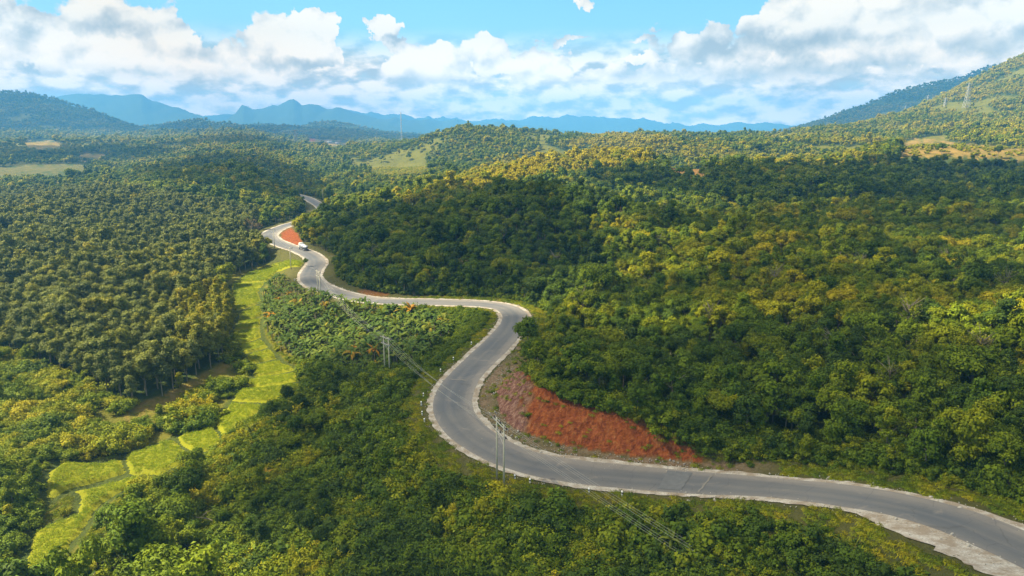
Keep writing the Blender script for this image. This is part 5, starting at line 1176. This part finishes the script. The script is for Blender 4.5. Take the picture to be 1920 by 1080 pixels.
# ------------------------------------------------------------------ tanker truck
def build_truck():
    i = int(np.argmin(np.hypot(*(np.array(project(ROAD))-np.array([[563], [468.5]]))))); p = ROAD[i].copy(); T = unit(ROAD[i+3]-ROAD[i-3]); yaw = math.atan2(T[1], T[0]); p[:2] += ROAD_N[i]*1.7; p[2] += .05
    o = bpy.data.objects.new('tanker_truck', None); scene.collection.objects.link(o); o.location = p.tolist(); o.scale = (.86,)*3; o.rotation_euler = (0, 0, yaw); thing(o, 'white tanker truck with silver tank driving on the far stretch of road', 'truck')
    MW = simple_mat('truck_white', (.80, .80, .80), .35, var=.03, spec=.5); MS = simple_mat('tank_silver', (.62, .65, .70), .3, .7, var=.05); MG = simple_mat('dark_glass', (.02, .025, .03), .1, spec=.6); MT = simple_mat('tyre_rubber', (.02, .02, .02), .9); MC = simple_mat('chassis_grey', (.08, .08, .085), .7)
    def cab(g):
        prof = np.array([(4.1, .75), (4.25, 1.3), (4.2, 1.75), (3.95, 2.75), (3.75, 3.0), (2.3, 3.08), (2.25, .75)]); n = len(prof); V = [(x, y, z) for y in (-1.22, 1.22) for x, z in prof]
        g.add(V, Q=[(k, (k+1) % n, (k+1) % n+n, k+n) for k in range(n)], T=[(0, k+1, k) for k in range(1, n-1)]+[(n, n+k, n+k+1) for k in range(1, n-1)])
        box(g, (2.9, 0, 3.35), (1.1, 2.2, .5))
    c = add_obj('cab', gm('cab', cab, [MW]), parent=o)
    add_obj('windscreen', gm('windscreen', lambda g: g.add([(4.19, -1.1, 1.85), (4.19, 1.1, 1.85), (3.985, 1.0, 2.7), (3.985, -1.0, 2.7)], Q=[(0, 1, 2, 3)]) or g.add([(4.22, -1.1, 1.85), (4.22, 1.1, 1.85), (4.015, 1.0, 2.7), (4.015, -1.0, 2.7)], Q=[(0, 1, 2, 3)]), [MG]), parent=c)
    for s in (-1, 1): add_obj('side_window', gm('side_window', lambda g: box(g, (3.3, s*1.225, 2.3), (.9, .03, .7)), [MG]), parent=c)
    for s in (-1, 1): add_obj('headlight', gm('headlight', lambda g: box(g, (4.25, s*.9, 1.1), (.06, .35, .2)), [MS]), parent=c)
    def tank(g):
        xs = [-4.6, -4.45, -3.9, -2, 0, 1.5, 1.9, 2.05]; rr = [.35, .85, 1.12, 1.15, 1.15, 1.12, .85, .35]; k = 20; V = []
        for x, r in zip(xs, rr):
            for j in range(k): a = j*2*math.pi/k; V.append((x, math.cos(a)*r*1.05, 2.0+math.sin(a)*r*.85))
        g.add(V, Q=grid_faces(len(xs), k, True), T=[(0, j, j+1) for j in range(1, k-1)]+[(7*k, 7*k+j+1, 7*k+j) for j in range(1, k-1)])
    add_obj('tank', gm('tank', tank, [MS], True), parent=o)
    add_obj('walkway', gm('walkway', lambda g: box(g, (-1.2, 0, 3.02), (5.2, .5, .06)), [MW]), parent=o)
    add_obj('chassis', gm('chassis', lambda g: (box(g, (-.3, 0, .85), (8.6, 1.0, .3)), box(g, (-4.7, 0, .6), (.12, 2.3, .25))), [MC]), parent=o)
    for x in (3.2, -2.6, -3.8):
        for s in (-1, 1):
            w = add_obj('wheel', gm('wheel', lambda g: capped(g, (x, s*.85, .52), (x, s*1.2, .52), .52, 16), [MT]), parent=o); add_obj('rim', gm('rim', lambda g: capped(g, (x, s*1.19, .52), (x, s*1.22, .52), .26, 12), [MS]), parent=w)
build_truck()

# ------------------------------------------------------------------ lattice towers far off
def lattice(px, top, base, Y, label, mat, mast=False, arms=3, tap=.09, r=.3):
    b = pix_y(px, base, Y); tpt = pix_y(px, top, Y); b[2] = min(b[2], ground_h(b[None, 0], b[None, 1])[0]+3) if True else b[2]; H = tpt[2]-b[2]
    o = bpy.data.objects.new('radio_mast' if mast else 'transmission_tower', None); scene.collection.objects.link(o); o.location = b.tolist(); thing(o, label, 'radio mast' if mast else 'transmission tower')
    def w(z): return max(.7, tap*H*(1-z/H)**1.15+.8) if not mast else 1.0
    def body(g):
        lv = np.linspace(0, H, 9 if not mast else 14)
        for i in range(len(lv)-1):
            z0, z1 = lv[i], lv[i+1]; a, c = w(z0), w(z1); C0 = [(-a, -a), (a, -a), (a, a), (-a, a)]; C1_ = [(-c, -c), (c, -c), (c, c), (-c, c)]
            for k in range(4):
                n = (k+1) % 4
                bar(g, (*C0[k], z0), (*C1_[k], z1), r, 4); bar(g, (*C0[k], z0), (*C1_[n], z1), r*.6, 3); bar(g, (*C0[n], z0), (*C1_[k], z1), r*.6, 3)
    add_obj('lattice_body', gm('lattice_body', body, [mat]), parent=o)
    if not mast:
        for i in range(arms):
            z = H*(.68+.13*i); L = H*.16
            add_obj('crossarm', gm('crossarm', lambda g: [bar(g, (0, 0, z+1.2), (s*L, 0, z), r*.8, 4) for s in (-1, 1)]+[bar(g, (-L, 0, z), (L, 0, z), r*.8, 4)], [mat]), parent=o)
    else: add_obj('antenna', gm('antenna', lambda g: bar(g, (0, 0, H), (0, 0, H*1.06), .25, 4), [mat]), parent=o)
ML = simple_mat('tower_steel', (.42, .43, .43), .7, .2); MM = simple_mat('mast_paint', (.72, .70, .68), .6)
lattice(555, 243, 268, 1650, 'pale lattice tower left of the red clearing', ML, r=.35)
lattice(753, 210, 258, 1900, 'tall thin radio mast on the horizon against the clouds', MM, True, r=.3)
lattice(915, 232, 250, 2100, 'small lattice tower on the horizon right of the mast', ML, r=.3)
lattice(1813, 155, 192, 1300, 'largest pale lattice tower on the wooded mountain slope', ML, r=.26)
lattice(1770, 183, 212, 1400, 'middle lattice tower on the wooded mountain slope', ML, r=.26)
lattice(1738, 178, 202, 1900, 'faint lattice tower against the blue mountain', ML, r=.3)
lattice(1696, 198, 218, 2200, 'faintest lattice tower lowest on the blue mountain', ML, r=.3)
# ------------------------------------------------------------------ small houses by the red clearing
def house(px, py, w, d, h, yaw, wallc, roofc, label):
    p = pix2ground(px, py)[0]; o = bpy.data.objects.new('small_house', None); scene.collection.objects.link(o); o.location = p.tolist(); o.rotation_euler = (0, 0, yaw); thing(o, label, 'house')
    add_obj('wall', gm('wall', lambda g: box(g, (0, 0, h/2-.3), (w, d, h+.6)), [simple_mat('house_wall', wallc)]), parent=o)
    def roof(g):
        e = .6; V = [(-w/2-e, -d/2-e, h), (w/2+e, -d/2-e, h), (w/2+e, d/2+e, h), (-w/2-e, d/2+e, h), (-w/2-e, 0, h+d*.3), (w/2+e, 0, h+d*.3)]; g.add(V, Q=[(0, 1, 5, 4), (2, 3, 4, 5), (3, 2, 1, 0)], T=[(0, 4, 3), (1, 2, 5)])
    add_obj('roof', gm('roof', roof, [simple_mat('house_roof', roofc)]), parent=o)
    add_obj('door', gm('door', lambda g: box(g, (w*.1, -d/2-.03, 1.1), (1.1, .08, 2.2)), [simple_mat('house_door', (.12, .08, .05))]), parent=o)
house(618, 268, 16, 8, 4, .1, (.6, .56, .5), (.6, .6, .6), 'long pale building beside the red clearing'); house(632, 270, 12, 7, 4, -.1, (.6, .5, .45), (.5, .42, .4), 'second pale building right of the red clearing')

# ------------------------------------------------------------------ verge grass, stones
TG = []
M_RICE = leaf_material('rice_leaves', [(0, (.16, .235, .012)), (.5, (.26, .335, .012)), (1, (.37, .40, .012))], transl=.3)
for k in range(4):
    r2 = np.random.RandomState(40+k); g = Geo(); n = 60; a = r2.rand(n)*6.28; rr = r2.rand(n)**.6*.55; C = np.c_[np.cos(a)*rr, np.sin(a)*rr, r2.uniform(.06, .22, n)]
    leaves(g, C, unit(np.c_[np.cos(a), np.sin(a), np.full(n, .6)]+r2.normal(size=(n, 3))*.4), .38, .05, r2, np.clip(.5+r2.normal(size=n)*.25, 0, 1), along=np.c_[np.cos(a)*.5, np.sin(a)*.5, np.ones(n)]); TG.append(g.mesh('grass', [M_LEAF]))
P = cand(58, 230, .72, 81); Z = masks(P); nz = fbm(P[:, 0]/3, P[:, 1]/3, 3); k = (Z['dr'] > 4.5+.9*rs.rand(len(P))) & (Z['dr'] < 15) & (nz > -.25) & ~(Z['bank'] & (Z['side'] > 0) & (rs.rand(len(P)) < .85)) & ((Z['dr'] > 5.9) | (nz > .12)) & ~((Z['u'] > 1700) & (Z['side'] < 0) & (Z['dr'] < 6)); k |= Z['opn'] & ~Z['pad'] & ~Z['bushl'] & (rs.rand(len(P)) < .8)
q = P[k]; n = len(q); print('grass', n)
stuff('grass', q, np.c_[np.zeros((n, 2)), rs.rand(n)*6.28], np.repeat(rs.uniform(.7, 1.5, (n, 1)), 3, 1), rs.randint(0, 4, n), np.clip(.58+.5*fbm(q[:, 0]/5, q[:, 1]/5, 2)+rs.normal(size=n)*.1, 0, 1), TG, 'olive grass growing along the road verges and field edges', 'grass')
M_STONE = simple_mat('pale_stone', (.36, .34, .31), .9, var=.3, scale=4); SM = []
for k in range(4):
    r2 = np.random.RandomState(60+k); g = Geo(); g.add(ICO1[0]*(1+.3*r2.normal(size=(len(ICO1[0]), 1)))*[.12, .09, .07], T=ICO1[1]); SM.append(g.mesh('gravel', [M_STONE]))
n = 5000; i = rs.randint(5, len(ROAD)-5, n); sd = rs.choice([-1, 1], n); o_ = 3.9+np.abs(rs.normal(size=n))*1.0; q = ROAD[i].copy(); q[:, :2] += ROAD_N[i]*(sd*o_)[:, None]+rs.normal(size=(n, 2))*.4; q = q[np.hypot(q[:, 0], q[:, 1]) < 260]
fo = FOOTW[rs.randint(0, len(FOOTW)-1, 900)]+np.c_[rs.normal(size=(900, 2))*2.0, np.zeros(900)]; fo = fo[~in_poly(fo[:, 0], fo[:, 1], FOOT_POLY)]; q = np.vstack([q, fo]); q[:, 2] = ground_h(q[:, 0], q[:, 1])+.1; n = len(q)
stuff('gravel', q, rs.rand(n, 3)*6, np.repeat((rs.uniform(.5, 1.2, (n, 1))*(1+1.5*(rs.rand(n, 1) < .04))), 3, 1), rs.randint(0, 4, n), rs.rand(n), SM, 'loose pale stones scattered along the gravel shoulders', 'gravel')
# rice plants standing on the terraces
RG = []
for k in range(3):
    r2 = np.random.RandomState(80+k); g = Geo(); n = 70; C = np.c_[r2.uniform(-.55, .55, (n, 2)), r2.uniform(.0, .22, n)]
    leaves(g, C, unit(np.c_[r2.normal(size=(n, 2)), np.full(n, .5)]), .42, .06, r2, np.clip(.5+r2.normal(size=n)*.22, 0, 1), along=np.tile([0, 0, 1.0], (n, 1))+r2.normal(size=(n, 3))*.3); RG.append(g.mesh('rice', [M_RICE]))
Q = []
for W in PW:
    x0, y0 = W.min(0); x1, y1 = W.max(0); st = .8; xs, ys = np.meshgrid(np.arange(x0, x1, st), np.arange(y0, y1, st)); X = (xs+rs.uniform(-.35, .35, xs.shape)).ravel(); Y = (ys+rs.uniform(-.35, .35, xs.shape)).ravel(); m = in_poly(X, Y, W) & (poly_dist(X, Y, W, True)[0] > .95); Q.append(np.stack([X[m], Y[m]], 1))
q = np.vstack(Q); q = np.c_[q, ground_h(q[:, 0], q[:, 1])+.55]; n = len(q); print('rice', n)
o = stuff('rice_foliage', q, np.c_[np.zeros((n, 2)), rs.rand(n)*6.28], np.repeat(rs.uniform(.7, 1.2, (n, 1)), 3, 1), rs.randint(0, 3, n), np.clip(.5+.5*fbm(q[:, 0]/7, q[:, 1]/7, 3), 0, 1), RG, 'bright young rice plants filling the terraces', 'rice')
# fallen bare branch in the thicket
p = pix2ground(385, 1005)[0]
def br(g):
    tube(g, [(-3, 0, 2.2), (-1.2, .3, 3.1), (.6, .2, 2.9), (2.8, -.2, 2.2)], [.05, .10, .09, .03], k=5); tube(g, [(-.6, .3, 3.0), (.3, .9, 3.7), (.9, 1.2, 3.8)], [.06, .04, .02], k=4); tube(g, [(1, .1, 2.8), (1.8, -.8, 3.1)], [.05, .02], k=4)
o = add_obj('bare_branch', gm('bare_branch', br, [M_BARK, M_BARK]), loc=p); thing(o, 'pale bare branch lying over the dark bushes at the lower left', 'branch')
print('done', round(time.time()-T0, 1), 'objects', len(scene.objects))
